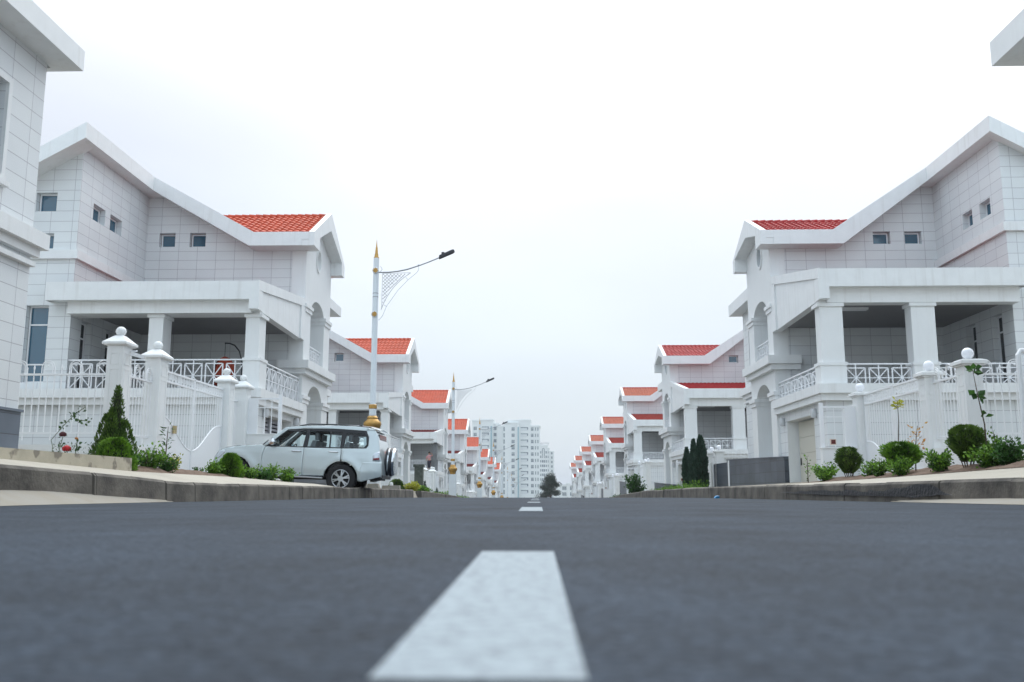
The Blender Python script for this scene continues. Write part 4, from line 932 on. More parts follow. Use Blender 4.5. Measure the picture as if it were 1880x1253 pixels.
    tg = skin('tailgate', [(1598, 285), (1614, 330), (1630, 410), (1640, 500), (1650, 560), (1655, 640), (1650, 700)], PM, crown=0, inset=.0)
    for row in range(1): pass
    mb = MB(); x_, z_ = cp(1622, 360); mb.prism([(x_ - .055, z_ + .17), (x_ - .03, z_ + .17), (x_ + .012, z_ - .16), (x_ - .01, z_ - .16)], 'y', -.55, .55); mb.build('rear_window', GLASSD, tg)
    skin('front_bumper', [(80, 545), (66, 580), (66, 630), (85, 665), (130, 680)], PM, crown=0, inset=-.004)
    mb = MB(); x_, z_ = cp(82, 540); mb.box(x_ - .02, x_ + .05, -.45, .45, z_ - .12, z_ + .1); mb.build('grille', CHROME, root)
    for sd in (-1, 1):
        panel('headlight', C([(98, 512), (150, 458), (205, 447), (200, 470), (150, 510), (110, 530)]), m_=mat('lens', (.6, .65, .7), .08, .4) if 'lens' not in bpy.data.materials else bpy.data.materials['lens'], inset=-.012, sides=(sd,))
        tl = panel('tail_light', C([(1575, 505), (1590, 480), (1637, 462), (1642, 555), (1578, 552)]), m_=bpy.data.materials['lens'], inset=-.012, sides=(sd,))
        panel('tail_lens', C([(1584, 525), (1636, 520), (1638, 540), (1582, 542)]), m_=mat('red_lens', (.25, .06, .07), .15) if 'red_lens' not in bpy.data.materials else bpy.data.materials['red_lens'], inset=-.02, sides=(sd,), parent=tl[0])
        panel('rear_bumper', C([(1452, 640), (1490, 562), (1657, 560), (1660, 690), (1482, 738), (1448, 735)]), m_=PM, inset=-.02, sides=(sd,))
        dr = (fdo if True else 0)[0 if sd == -1 else 1]; dr2 = rdo[0 if sd == -1 else 1]
        for (hx, hy, par) in ((868, 458, dr), (1210, 465, dr2)):
            x_, z_ = cp(hx, hy); mb = MB(); y_ = sd * (yb(x_, z_) + .03); mb.tube([(x_ - .13, y_ - sd * .03, z_), (x_ - .11, y_, z_ + .003), (x_ + .11, y_, z_ + .003), (x_ + .13, y_ - sd * .03, z_)], .016, 8); mb.build('handle', CHROME, par, smooth=True)
        x_, z_ = cp(648, 372); mb = MB(); yy = sd * (yb(x_, z_) + .12); mb.lathe([(.02, -.1), (.085, -.07), (.1, 0), (.085, .07), (.02, .1)], (x_, yy, z_), 12, 'y')
        mb.bar((x_ + .02, yy, z_ - .05), (x_ + .06, sd * (yb(x_, z_) - .02), z_ - .07), .05); mb.build('mirror', CHROME, root, smooth=True)
        mb = MB(); pts = [(cp(865, 222)), cp(960, 207), cp(1200, 211), cp(1440, 232), cp(1520, 254)]; mb.tube([(p[0], sd * .6, p[1] + .01) for p in pts], .018, 6)
        for hx in (960, 1205, 1440): p = cp(hx, 215); mb.box(p[0] - .04, p[0] + .04, sd * .6 - .015, sd * .6 + .015, p[1] - .06, p[1])
        mb.build('roof_rail', BLACK, root)
        for (wx, wy_) in (fw, rw):
            wxm = cp(wx, wy_)[0]
            mb = MB(); mb.lathe([(.22, .06), (.235, .01), (.26, .0), (.35, .0), (.385, .025), (.39, .06), (.39, .19), (.385, .225), (.35, .245), (.26, .245), (.235, .235), (.22, .185)], (wxm, (-.9 if sd < 0 else .9 - .245), .39), 40, 'y'); wh = mb.build('wheel', TYRE, root, smooth=True)
            mb = MB(); yo = sd * .885; mb.tube([(wxm + .232 * cos(2 * pi * k / 32), yo - sd * .005, .39 + .232 * sin(2 * pi * k / 32)) for k in range(33)], .016, 6, cap=False)
            for k in range(6):
                for off in (-.14, .14):
                    a = 2 * pi * k / 6 + .3; mb.bar((wxm + .05 * cos(a), yo, .39 + .05 * sin(a)), (wxm + .235 * cos(a + off), yo - sd * .01, .39 + .235 * sin(a + off)), .038, .03)
            mb.lathe([(.075, -.02), (.07, .02)], (wxm, yo, .39), 16, 'y'); mb.build('rim', RIM, wh)
            mb = MB(); mb.lathe([(.235, -.01), (.235, .01)], (wxm, sd * .8, .39), 24, 'y'); mb.build('brake_disc', BLACK, wh)
    # wheel wells, floor, inside
    mb = MB(); mb.box(cp(560, 0)[0] - .5, cp(1500, 0)[0], -.8, .8, .42, .5)
    for wx, wy_ in (fw, rw):
        wxm, zc = cp(wx, wy_); pts = [(wxm + .46 * cos(pi * k / 10), .4 + .46 * sin(pi * k / 10)) for k in range(11)]
        for a, b in zip(pts, pts[1:]): mb.face([(a[0], -.86, a[1]), (b[0], -.86, b[1]), (b[0], .86, b[1]), (a[0], .86, a[1])])
    mb.box(cp(1445, 0)[0], cp(1640, 0)[0], -.78, .78, .4, .5)
    mb.build('underbody', DARKIN, root, recalc=True)
    SEAT = mat('seat_cloth', (.3, .31, .33), .8)
    for x_ in (cp(800, 0)[0], cp(1030, 0)[0] + .25):
        for sd in (-1, 1):
            mb = MB(); mb.box(x_, x_ + .5, sd * .38 - .24, sd * .38 + .24, .6, .82); mb.prism([(x_ + .42, .8), (x_ + .6, .8), (x_ + .72, 1.36), (x_ + .6, 1.36)], 'y', sd * .38 - .23, sd * .38 + .23); mb.box(x_ + .63, x_ + .73, sd * .38 - .12, sd * .38 + .12, 1.38, 1.56); mb.build('seat', SEAT, root, bevel=.02)
    x_ = cp(640, 0)[0]; mb = MB(); mb.box(x_ - .3, x_ + .15, -.78, .78, .75, 1.08); mb.build('dashboard', BLACK, root, bevel=.03)
    mb = MB(); mb.tube([(x_ + .3 + .06 * sin(a), .38 + .18 * cos(a), 1.1 + .17 * sin(a)) for a in [2 * pi * k / 16 for k in range(17)]], .014, 6); mb.build('steering_wheel', BLACK, root)
    # spare wheel with two-tone cover
    x_, z_ = cp(1652, 545); mb = MB(); mb.lathe([(.1, 0), (.36, .0), (.375, .03), (.375, .2), (.35, .24), (.1, .25)], (x_, .08, z_), 32, 'x'); sp = mb.build('spare_wheel_cover', CHROME, root, smooth=True)
    mb = MB(); 
    mb.lathe([(.378, .0), (.382, .03), (.382, .05), (.378, .055)], (x_, .08, z_), 32, 'x'); mb.build('cover_rim', BLACK, sp)
    mb = MB(); mb.lathe([(.378, .09), (.384, .1), (.384, .17), (.378, .18)], (x_, .08, z_), 32, 'x')
    mb.build('cover_band', BLACK, sp)
    mb = MB(); mb.box(XR - .06, XR + .02, -.7, .7, .44, .54); mb.build('bumper_step', BLACK, root)
    root.rotation_euler = rot
    return root
car((-5.17, 25.02, .03), (0, R(3.3), 0))

# ------------------------------------------------------------------ vegetation
def leafmesh(name, m_, leaves, parent=None):
    """leaves: (pos, dir, size, aspect, shade) each a folded diamond leaf"""
    vs, fs, lv = [], [], []
    for p, d_, sz, asp, sh in leaves:
        d_ = d_.normalized(); sd = d_.cross(Vector((random.uniform(-1, 1), random.uniform(-1, 1), random.uniform(-.3, 1)))).normalized(); n_ = d_.cross(sd)
        i = len(vs); w_ = sz * asp / 2
        vs += [p, p + d_ * sz * .5 + sd * w_ - n_ * w_ * .3, p + d_ * sz, p + d_ * sz * .5 - sd * w_ - n_ * w_ * .3, p + d_ * sz * .5]
        fs += [(i, i + 1, i + 4), (i + 1, i + 2, i + 4), (i + 2, i + 3, i + 4), (i + 3, i, i + 4)]; lv += [sh] * 4
    me = bpy.data.meshes.new(name); me.from_pydata(vs, [], fs); me.materials.append(m_)
    at = me.attributes.new('lv', 'FLOAT', 'FACE'); at.data.foreach_set('value', lv)
    o = bpy.data.objects.new(name, me); COL.objects.link(o); o.parent = parent; return o
rv = lambda: Vector((random.gauss(0, 1), random.gauss(0, 1), random.gauss(0, 1))).normalized()
def shrub(loc, w, h, label, m_=LEAF, n=420, ls=.055, asp=.6, stems=17, kind='shrub', cat='shrub', gap=.0, trunk=None, group=None):
    root = empty(kind, loc, label, cat, group); mb = MB(); L_ = []
    for k in range(stems):
        a = random.uniform(0, 2 * pi); r_ = random.uniform(.1, 1) ** .6; tip = Vector((cos(a) * r_ * w / 2, sin(a) * r_ * w / 2, h * random.uniform(.55, 1.12) * (1 - .35 * r_ * r_)))
        mid_ = tip * .5 + Vector((-tip.x * .25, -tip.y * .25, .03)); P_ = [Vector((cos(a) * .02, sin(a) * .02, -.05)), mid_, tip]; mb.tube(P_, [.009, .006, .003], 5)
        base_sh = random.random()
        for i in range(int(n * 1.5) // stems):
            t = random.uniform(.12, 1.0) ** .8; c = (P_[0] * (1 - t) ** 2 + P_[1] * 2 * t * (1 - t) + P_[2] * t * t) + Vector((random.gauss(0, .06 * w + .012), random.gauss(0, .06 * w + .012), random.gauss(0, .03)))
            if c.z < .02: c.z = random.uniform(.02, .1)
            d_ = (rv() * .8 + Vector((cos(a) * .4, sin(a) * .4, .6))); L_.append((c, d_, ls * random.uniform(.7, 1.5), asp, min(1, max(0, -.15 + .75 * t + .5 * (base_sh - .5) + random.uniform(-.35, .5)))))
    mb.build('stems', BARK, root); leafmesh('foliage', m_, L_, root); return root
def conifer(loc, w, h, label, m_=THUJA, n=5200, kind='thuja', shape='cone', ls=.05, stem=False, group=None, seed=1, lobes=0):
    rnd = random.Random(seed); root = empty(kind, loc, label, 'conifer', group); L_ = []
    lob = [(rnd.uniform(0, 2 * pi), rnd.uniform(.1, .8), rnd.uniform(.5, 1.0)) for _ in range(16)]
    amp = {'cone': .5, 'column': .3, 'ball': .5, 'dome': .42}[shape]; asp_ = h / w
    def bump_(t, a): return 1 + amp * mnoise.noise(Vector((cos(a) * 1.5, sin(a) * 1.5, t * 2.2 * asp_ + seed * 3.1))) + amp * .5 * mnoise.noise(Vector((cos(a) * 4, sin(a) * 4, t * 6 * asp_ + seed)))
    def rad(t, a):
        if shape == 'cone': r_ = (1 - t) ** .62 * (.55 + .45 * min(1, t * 6)); 
        elif shape == 'column': r_ = (min(1, (1 - t) * 2.2)) ** .7 * (.75 + .25 * min(1, t * 5))
        elif shape == 'ball': r_ = math.sqrt(max(0, 1 - (2 * t - 1) ** 2)) if t > .55 else .995 - .75 * ((.55 - t) / .55) ** 1.4
        else: r_ = math.sqrt(max(0, 1 - t ** 2)) ** .9
        return r_ * bump_(t, a) * w / 2
    z0 = h * .2 if stem else 0; hh = h - z0
    plumes = []
    if shape == 'cone':
        plumes = [(0, 0, 1.0, .46)] + [(w * .26 * cos(a_), w * .26 * sin(a_), hf, wf) for a_, hf, wf in ((3.3, .66, .42), (.1, .58, .44), (4.7, .72, .4), (1.6, .6, .4), (5.6, .46, .42), (3.9, .42, .42), (2.4, .4, .4))]
        for k, (px_, py_, hf, wf) in enumerate(plumes):
            for i in range(n // len(plumes)):
                t = rnd.random() ** 1.1; a = rnd.uniform(0, 2 * pi); q = rnd.uniform(.5, 1.03) ** .5; rr_ = wf * w * .5 * (1 - t) ** .55 * (.7 + .3 * min(1, t * 5)) * (1 + .25 * mnoise.noise(Vector((cos(a) * 2, sin(a) * 2, t * 9 + k * 5)))) * q
                c = Vector((px_ * (1 - .35 * t) + rr_ * cos(a), py_ * (1 - .35 * t) + rr_ * sin(a), t * h * hf)); d_ = Vector((cos(a) * .4, sin(a) * .4, 1.1)) + rv() * .35
                sh = .1 + .9 * max(0, (q - .72) / .28) * (.35 + .65 * rnd.random()) + .35 * mnoise.noise(c * 9); L_.append((c, d_, ls * rnd.uniform(.6, 1.4), .32, min(1, max(0, sh))))  # shade put into the colour: leaves deeper in a plume are darker
    for i in range(0 if plumes else n):
        t = rnd.random() if shape in ('ball',) and True else 1 - rnd.random() ** .6 if shape == 'cone' else rnd.random(); a = rnd.uniform(0, 2 * pi); q = rnd.uniform(.55, 1.03) ** .5; r_ = rad(t, a) * q
        c = Vector((r_ * cos(a), r_ * sin(a), z0 + t * hh)); up = .9 if shape in ('cone', 'column') else .35
        d_ = Vector((cos(a) * (1 - up * .6), sin(a) * (1 - up * .6), up + .2)) + rv() * .35
        sh = .42 + 1.6 * (bump_(t, a) - 1) + .5 * mnoise.noise(Vector((cos(a) * 9, sin(a) * 9, t * 12 + seed))) + rnd.uniform(-.2, .25); L_.append((c, d_, ls * rnd.uniform(.6, 1.4), .32, min(1, max(0, sh))))  # crown shade painted in: hollows get darker leaves, lumps lighter ones
    leafmesh('foliage', m_, L_, root)
    mb = MB()
    if stem:
        for k in range(9): a = 2 * pi * k / 9; kk = .6 + .8 * rnd.random(); mb.tube([(.03 * cos(a) * kk, .03 * sin(a) * kk, -.05), (.09 * cos(a) * kk, .09 * sin(a) * kk, h * .2), (.3 * cos(a) * w * kk, .3 * sin(a) * w * kk, h * .55)], [.012, .009, .005], 5)
    else: mb.tube([(0, 0, -.05), (0, 0, h * .8)], [.03, .01], 6)
    mb.build('stems', BARK, root)
    if stem:  # dark solid mass filling the crown
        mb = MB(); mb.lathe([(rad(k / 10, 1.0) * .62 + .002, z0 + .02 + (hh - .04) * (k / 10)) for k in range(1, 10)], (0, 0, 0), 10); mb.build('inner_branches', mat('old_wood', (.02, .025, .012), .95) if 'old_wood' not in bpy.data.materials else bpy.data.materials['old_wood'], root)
    if not stem:   # dark inner mass keeps the crown from looking hollow
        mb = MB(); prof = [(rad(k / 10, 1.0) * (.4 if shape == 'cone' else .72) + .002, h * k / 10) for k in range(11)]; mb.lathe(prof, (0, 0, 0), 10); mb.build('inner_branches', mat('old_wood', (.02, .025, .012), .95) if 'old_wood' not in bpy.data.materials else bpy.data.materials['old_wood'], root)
    return root
def sapling(loc, h, label, m_, leaf=.06, nl=26, lean=(0, 0), start=.3, kind='sapling', bend=.0, asp=.5, stemm=BARK, cluster=False, bushy=.06):
    root = empty(kind, loc, label, 'young plant'); mb = MB(); P_ = [Vector((0, 0, -.05)), Vector((lean[0] * .2 + bend, lean[1] * .2, h * .45)), Vector((lean[0] * .55 - bend * .5, lean[1] * .5, h * .75)), Vector((lean[0], lean[1], h))]
    mb.tube(P_, [.014, .011, .008, .004], 6); mb.build('stem', stemm, root); L_ = []
    for i in range(nl):
        t = start + (1 - start) * random.random(); 
        if cluster: t = random.choice([.99, .97, .72, .52]) + random.uniform(-.02, .02)
        k = min(2, int(t * 3)); 
        zz = t * h; 
        for a_, b_ in zip(P_, P_[1:]):
            if a_.z <= zz <= b_.z + 1e-6: c = a_.lerp(b_, (zz - a_.z) / (b_.z - a_.z)); break
        else: c = P_[-1]
        a = random.uniform(0, 2 * pi); d_ = Vector((cos(a), sin(a), random.uniform(-.3, 1.0))); L_.append((c + d_ * random.uniform(0, bushy), d_, leaf * random.uniform(.7, 1.3), asp, random.random()))
    leafmesh('foliage', m_, L_, root); return root
g_ = lambda x, y: G(x, y)
# left bed
conifer((-7.4, 15.96, g_(-7.4, 15.96) - .02), .95, 1.45, 'tall pointed dark green thuja cone in front of the left fence', THUJA, 13000, 'thuja', 'cone', .055, seed=3)
conifer((-6.6, 14.3, g_(-6.6, 14.3) + .0), .6, .5, 'bright green dome-shaped thuja at the foot of the tall thuja cone', THUJAB, 5200, 'round_thuja', 'dome', .05, seed=5)
shrub((-6.5, 15.33, g_(-6.5, 15.33)), .5, .46, 'leafy bright green shrub right of the dome-shaped thuja', LEAF, 520, .05)
shrub((-6.45, 15.9, g_(-6.45, 15.9)), .45, .32, 'low dark leafy shrub under the upright oleander', LEAFD, 420, .045)
sapling((-6.8, 16.73, g_(-6.8, 16.73)), .85, 'thin upright oleander with narrow leaves below the white gate', LEAFD, .09, 70, (.02, 0), .1, 'oleander', asp=.22)
shrub((-6.85, 17.25, g_(-6.85, 17.25)), .3, .36, 'small yellow-green bush right of the upright oleander', YELL, 260, .04)
shrub((-6.8, 18.42, g_(-6.8, 18.42)), .26, .16, 'tiny green plant on the bare brown soil before the gate', LEAFD, 120, .04, stems=5)
shrub((-6.6, 18.67, g_(-6.6, 18.67)), .42, .36, 'small leafy shrub at the left end of the row before the car', LEAF, 420, .05)
conifer((-6.4, 19.15, g_(-6.4, 19.15)), .48, .52, 'dense pointed green thuja in front of the car bonnet', THUJAB, 5200, 'thuja', 'dome', .05, seed=9)
shrub((-6.3, 20.13, g_(-6.3, 20.13)), .46, .34, 'leafy shrub in front of the front wheel of the car', LEAF, 420, .05)
shrub((-6.2, 21.34, g_(-6.2, 21.34)), .52, .38, 'leafy shrub in front of the front door of the car', LEAF, 460, .055)
shrub((-6.1, 22.5, g_(-6.1, 22.5)), .46, .36, 'rightmost leafy shrub of the row before the car, by the side step', LEAF, 420, .055)
# roses
def rose(loc):
    root = empty('rose_bush', loc, 'straggly rose bush with one red and one dark red bloom on the planter wall', 'rose bush'); mb = MB()
    paths = [[(-.22, 0, 0), (-.22, 0, .25), (-.25, 0, .34), (-.08, 0, .55), (.08, 0, .72), (.2, 0, .8)], [(-.1, 0, 0), (-.12, 0, .2), (-.08, 0, .4)], [(-.02, 0, 0), (0, 0, .12), (-.0, -.02, .2)], [(.1, 0, 0), (.12, 0, .2), (.13, 0, .33)], [(.2, 0, 0), (.26, 0, .1), (.4, 0, .16)], [(.05, 0, .65), (.15, 0, .62), (.3, 0, .6)]]
    L_ = []
    for p in paths:
        mb.tube(p, .005, 5)
        for a, b in zip(p, p[1:]):
            a, b = Vector(a), Vector(b); kx = int((b - a).length / .013)
            for i in range(kx): c = a.lerp(b, i / kx) + rv() * .035; L_.append((c, rv() + Vector((0, 0, .3)), random.uniform(.035, .07), .6, random.random() * .5))
    L_ = [l for l in L_ if not (l[0].x < -.12 and .14 < l[0].z < .5)]
    for i in range(260): c = Vector((random.uniform(-.22, .42), random.uniform(-.1, .1), random.random() ** 2 * .3)); L_.append((c, rv() + Vector((0, 0, .8)), .045, .3, random.random() * .5))
    mb.build('stems', GREENSTEM, root); leafmesh('foliage', LEAFD, L_, root)
    for (x, z, r_, m_) in ((-.07, .42, .045, ROSED), (.0, .22, .055, ROSE), (.13, .36, .022, bpy.data.materials['orange_leaf'])):
        mb = MB()
        for ring, (rr, zz, k) in enumerate(((.3, .2, 4), (.6, .1, 6), (1, -.1, 8))):
            for i in range(k):
                a = 2 * pi * i / k + ring; c = Vector((x + cos(a) * r_ * rr * .6, -.03 + sin(a) * r_ * rr * .6, z + zz * r_)); mb.sphere(c, r_ * .55, 8, 1.2)
        mb.build('flower', m_, root, smooth=True)
    return root
rose((-6.65, 12.9, g_(-6.6, 12.9) + .06))
m = MB(); m.sphere((0, 0, 0), .09, 10, .5); o = m.build('stone', BARK); o.location = (-6.7, 11.72, g_(-6.6, 11.7) + .08); tag(o, 'brown rough stone on the planter wall near the left edge', 'stone')
# right bed
sapling((7.15, 24.7, g_(7.15, 24.7)), .72, 'slender upright plant in front of the cream garage door', LEAF, .07, 40, (0, 0), .1)
shrub((7.3, 23.75, g_(7.3, 23.75)), .85, .5, 'loose bright green shrub below the entry phone, left of the clipped ball', LEAF, 560, .06)
conifer((7.4, 22.19, g_(7.4, 22.19)), .6, .76, 'smaller clipped thuja ball on bare stems, farther along the right bed', THUJA, 6000, 'topiary_ball', 'ball', .05, stem=True, seed=11)
shrub((7.4, 20.9, g_(7.4, 20.9)), .42, .4, 'thin leggy shrub between the small ball and the bushy thuja', LEAF, 160, .06)
sapling((7.6, 19.57, g_(7.6, 19.57)), 1.55, 'thin bare sapling with a yellow-green leaf tuft at its top', YELL, .09, 46, (.02, 0), .9, bend=-.02, cluster=False)
sapling((7.6, 18.82, g_(7.6, 18.82)), .98, 'sapling with yellow and orange leaves behind the bushy thuja', ORLEAF, .07, 60, (.1, 0), .5, bushy=.14)
conifer((7.3, 18.77, g_(7.3, 18.77)), .7, .66, 'wide bushy thuja under the yellow-tufted sapling', THUJAB, 5200, 'bushy_thuja', 'ball', .065, stem=True, seed=15)
shrub((7.2, 19.7, g_(7.2, 19.7)), .42, .46, 'leafy shrub hugging the left side of the bushy thuja', LEAF, 380, .055)
shrub((7.2, 16.8, g_(7.2, 16.8)), .56, .42, 'leafy green shrub between the bushy thuja and the nearest clipped ball', LEAF, 560, .055)
conifer((7.3, 15.89, g_(7.3, 15.89)), .58, .76, 'nearest and largest clipped thuja ball on a bundle of bare stems', THUJA, 8000, 'topiary_ball', 'ball', .05, stem=True, seed=21)
sapling((7.5, 15.6, g_(7.5, 15.6)), 1.66, 'tall thin sapling with a few large leaves at the right', LEAFD, .13, 26, (-.13, 0), .5, bend=.02, cluster=True, asp=.75)
shrub((7.5, 15.3, g_(7.5, 15.3)), .32, .58, 'tall leafy shrub at the foot of the large-leaved sapling', LEAF, 420, .055)
shrub((7.4, 14.69, g_(7.4, 14.69)), .46, .5, 'dense dark shrub nearest to the right edge of the picture', LEAFD, 700, .055)
for x_, y_, w_, h_, lb, m_ in ((7.05, 18.2, .5, .4, 'bright leafy shrub at the right foot of the bushy thuja', LEAF), (7.1, 23.1, .5, .34, 'low leafy shrub just left of the smaller clipped ball', LEAF), (7.3, 15.2, .55, .42, 'mixed green shrub filling the gap right of the nearest clipped ball', LEAF),
        (7.6, 17.6, .45, .4, 'darker leafy shrub behind the shrub row near the orange-leaved sapling', LEAFD), (-6.75, 15.0, .4, .3, 'dark low shrub tucked between the dome thuja and the leafy shrub', LEAFD), (-6.5, 19.7, .4, .3, 'small leafy shrub between the pointed thuja and the front wheel', LEAF), (-6.2, 20.7, .4, .26, 'low leafy shrub in the middle of the row before the car', LEAFD)):
    shrub((x_, y_, g_(x_, y_)), w_, h_, lb, m_, 420, .055)
# second right villa: cypresses, hedge; farther plants
for x, y, w_, h_, lb, sd in ((8.6, 53.4, .52, 2.5, 'leftmost and shortest-looking of the three dark cypresses on the right', 31), (8.5, 50.4, .44, 2.75, 'middle cypress of the dark group before the second right villa', 32), (8.4, 47.7, .66, 2.75, 'widest cypress, rightmost of the dark group before the second right villa', 33)):
    conifer((x, y, g_(x, y)), w_, h_, lb, CYPR, 5000, 'cypress', 'column', .13, seed=sd, group='dark cypresses')
def mass(name, x0, x1, y0, y1, h, m_, n, ls, label=None):
    L_ = [];
    for i in range(n): x, y = random.uniform(x0, x1), random.uniform(y0, y1); L_.append((Vector((x, y, g_(x, y) + random.random() * h * (.7 + .3 * sin(y * 3 + x * 2)))), rv() + Vector((0, 0, 1)), ls * random.uniform(.6, 1.3), .4, random.random()))
    o = leafmesh(name, m_, L_); o['kind'] = 'stuff'; return o
mass('ground_cover', 6.6, 8.0, 43.5, 56, .32, LEAF, 3800, .09)
mass('ground_cover', -8, -6.1, 5.5, 9, .1, LEAFD, 300, .05)
mass('grass', -8.8, -5.6, 58, 80, .35, LEAF, 5000, .14)
mass('grass', 5.6, 8.5, 62, 80, .3, LEAFD, 4000, .14)
shrub((7.2, 68.7, g_(7.2, 68.7)), 1.7, 1.85, 'large dark shrub by the kerb beyond the cypresses', LEAFD, 1500, .13, stems=16)
shrub((-6.2, 46.2, g_(-6.2, 46.2)), .8, .5, 'yellow-green bush behind the spare wheel of the car', YELL, 700, .09)
shrub((-6.2, 50.9, g_(-6.2, 50.9)), .8, .42, 'lower green-yellow bush beside the yellow-green bush', LEAF, 600, .09)
conifer((-7, 46.1, g_(-7, 46.1)), .7, .6, 'small dark conifer just right of the car rear', THUJA, 2500, 'conifer', 'dome', .08, seed=41)
conifer((-8, 65.8, g_(-8, 65.8)), .75, 1.15, 'small dark cone left of the second lamp pedestal', CYPR, 2500, 'conifer', 'cone', .1, seed=42)
conifer((-8, 73.9, g_(-8, 73.9)), .6, .9, 'small dark cone right of the second lamp pedestal', CYPR, 2500, 'conifer', 'cone', .1, seed=43)
m = MB(); m.lathe([(.08, 0), (.08, .3), (.04, .38)], (0, 0, 0), 10); o = m.build('bollard', PAINT); o.location = (-6.5, 41.2, .1); tag(o, 'short white post just behind the rear bumper of the car', 'post')
# pine at the end of the street
def pine(loc, h, w, label):
    root = empty('pine_tree', loc, label, 'tree'); rnd = random.Random(5); mb = MB(); trunk = [Vector((0, 0, 0)), Vector((.2, 0, h * .4)), Vector((-.1, 0, h * .65)), Vector((.2, 0, h * .92))]; mb.tube(trunk, [.3, .24, .16, .06], 8); L_ = []
    for k in range(38):
        t = rnd.uniform(.42, 1); b0 = Vector((0, 0, h * (t * .85 - .05))); a = rnd.uniform(0, 2 * pi); r_ = w / 2 * rnd.uniform(.45, 1) * (1 - .75 * max(0, (t - .6) / .4)); e = b0 + Vector((cos(a) * r_, sin(a) * r_, h * .09 * rnd.uniform(.2, 1.4))); mb.tube([b0, (b0 + e) / 2 + Vector((0, 0, .15)), e], [.09, .06, .03], 5)
        for c_ in range(3):
            cc = b0.lerp(e, rnd.uniform(.55, 1.05)) + Vector((0, 0, .2)); R_ = w * .15 * rnd.uniform(.7, 1.2)
            for i in range(110): q = rv() * R_ * random.random() ** .33; q.z *= .7; L_.append((cc + q, rv() + Vector((0, 0, .6)), .34, .35, random.random()))
    mb.build('trunk', BARK, root); leafmesh('crown', PINE, L_, root); return root
pine((3.55, 260, -5.9), 11.0, 7.6, 'dark umbrella-shaped pine alone at the end of the street')

# ------------------------------------------------------------------ far apartment blocks
TW = mat('tower_render', (.8, .83, .83), .7, noise=(.05, .08)); TW2 = mat('tower_grey', (.7, .73, .74), .7, noise=(.05, .1)); TGL = mat('tower_glass', (.3, .45, .5), .15); TWIN = mat('tower_window', (.2, .24, .27), .15)
def tower(name, Y_, x0, x1, ztop, parts, label, step=2.84, zfirst=None, rows=11, colspec=(), depth=16, curved=None):
    """colspec: (x, width, height, kind)"""
    root = empty(name, ((x0 + x1) / 2, Y_, -8), label, 'apartment block'); cx, z_ = (x0 + x1) / 2, 8
    m = MB(); 
    for (a, b, zt, dy, rnd_) in parts:
        if rnd_:
            n = 8; pts = [(a - cx, depth)] + [(a - cx + (b - a) * i / n, dy - rnd_ * sin(pi * i / n)) for i in range(n + 1)] + [(b - cx, depth)]; m.prism(pts, 'z', -4, zt + z_)
        else: m.box(a - cx, b - cx, dy, depth, -4, zt + z_)
        m.box(a - cx - .3, b - cx + .3, dy - .25, depth, zt + z_ - .7, zt + z_ - .35) if not rnd_ else None
    m.build('wall', TW, root); proto = {}
    for (x, w_, h_, kind, yo) in colspec:
        for r_ in range(rows):
            z = zfirst - r_ * step + z_; key = (w_, h_, kind)
            if z < -2: continue
            if key not in proto:
                m = MB()
                if kind == 'win': m.box(-w_ / 2, w_ / 2, -.06, .1, -h_ / 2, h_ / 2)
                else: m.box(-w_ / 2, w_ / 2, -.05, .1, -h_ / 2, h_ / 2)
                o = m.build('window' if kind == 'win' else 'balcony', TWIN if kind == 'win' else TW2, root)  # recess shade painted: flat greyer panel stands for the set-back balcony
                if kind == 'win':
                    f_ = MB(); f_.box(-.05, .05, -.1, -.06, -h_ / 2, h_ / 2); f_.box(-w_ / 2, w_ / 2, -.1, -.06, h_ * .12, h_ * .12 + .08) if w_ > 1.3 else None; fr_ = f_.build('frame', TW, o)
                else:
                    f_ = MB(); f_.box(-w_ / 2, w_ / 2, -.09, -.05, h_ / 2 - .35, h_ / 2); f_.build('slab_shadow_gap', TWIN, o); f_ = MB(); f_.box(w_ / 2 - .5, w_ / 2, -.1, -.05, -h_ / 2 + .6, h_ / 2 - .3); f_.build('balcony_door', TWIN, o)  # dark strip painted in as the shadow below the slab
                proto[key] = o; o.location = (x - cx, yo, z)
            else:
                o = proto[key].copy(); COL.objects.link(o); o.parent = root; o.location = (x - cx, yo, z)
                for c in kids(proto[key]): cc = c.copy(); COL.objects.link(cc); cc.parent = o
    return root
S = 420 / 1706.
X = lambda px, s_=S: (px - 986.5) * s_
Zp = lambda py, s_=S: .13 + (900 - py) * s_
tB = tower('apartment_tower', 420, X(915), X(992), Zp(770), [(X(925), X(952), Zp(775), 0, 0), (X(949), X(953), Zp(779), -.6, 1.0), (X(953), X(975), Zp(770.5), .3, 0), (X(975), X(992), Zp(781.5), .8, 0), (X(912), X(926), Zp(781), 4, 0), (X(930), X(974), Zp(771.5), 1.5, 1.2)],
   'tallest white apartment tower with a rounded top corner, behind the street lamps', zfirst=Zp(788.5), rows=11, colspec=[(X(942), 1.35, 1.5, 'win', 0), (X(963), 3.4, 1.7, 'bal', .3), (X(977), 1.4, 1.5, 'win', .8), (X(983.5), .5, 1.5, 'win', .8), (X(988), .5, 1.5, 'win', .8), (X(925.5), .6, 1.9, 'win', 0)])
m = MB(); m.box(X(950.5) - X(953.5), X(953) - X(953.5), -1.75, -1.2, 0, Zp(785) + 8); m.build('glass_strip', TGL, tB)
tA = tower('apartment_tower', 424, X(866), X(914), Zp(769), [(X(865), X(880), Zp(770), 0, 0), (X(880), X(905), Zp(768.5), .4, 0), (X(903), X(916), Zp(776), 1.2, 0)],
   'left white apartment tower rising behind the orange roofs', zfirst=Zp(786), rows=11, colspec=[(X(870.5), 1.4, 1.5, 'win', 0), (X(889.5), 3.2, 1.7, 'bal', .4), (X(907.5), 1.3, 1.5, 'win', 1.2)])
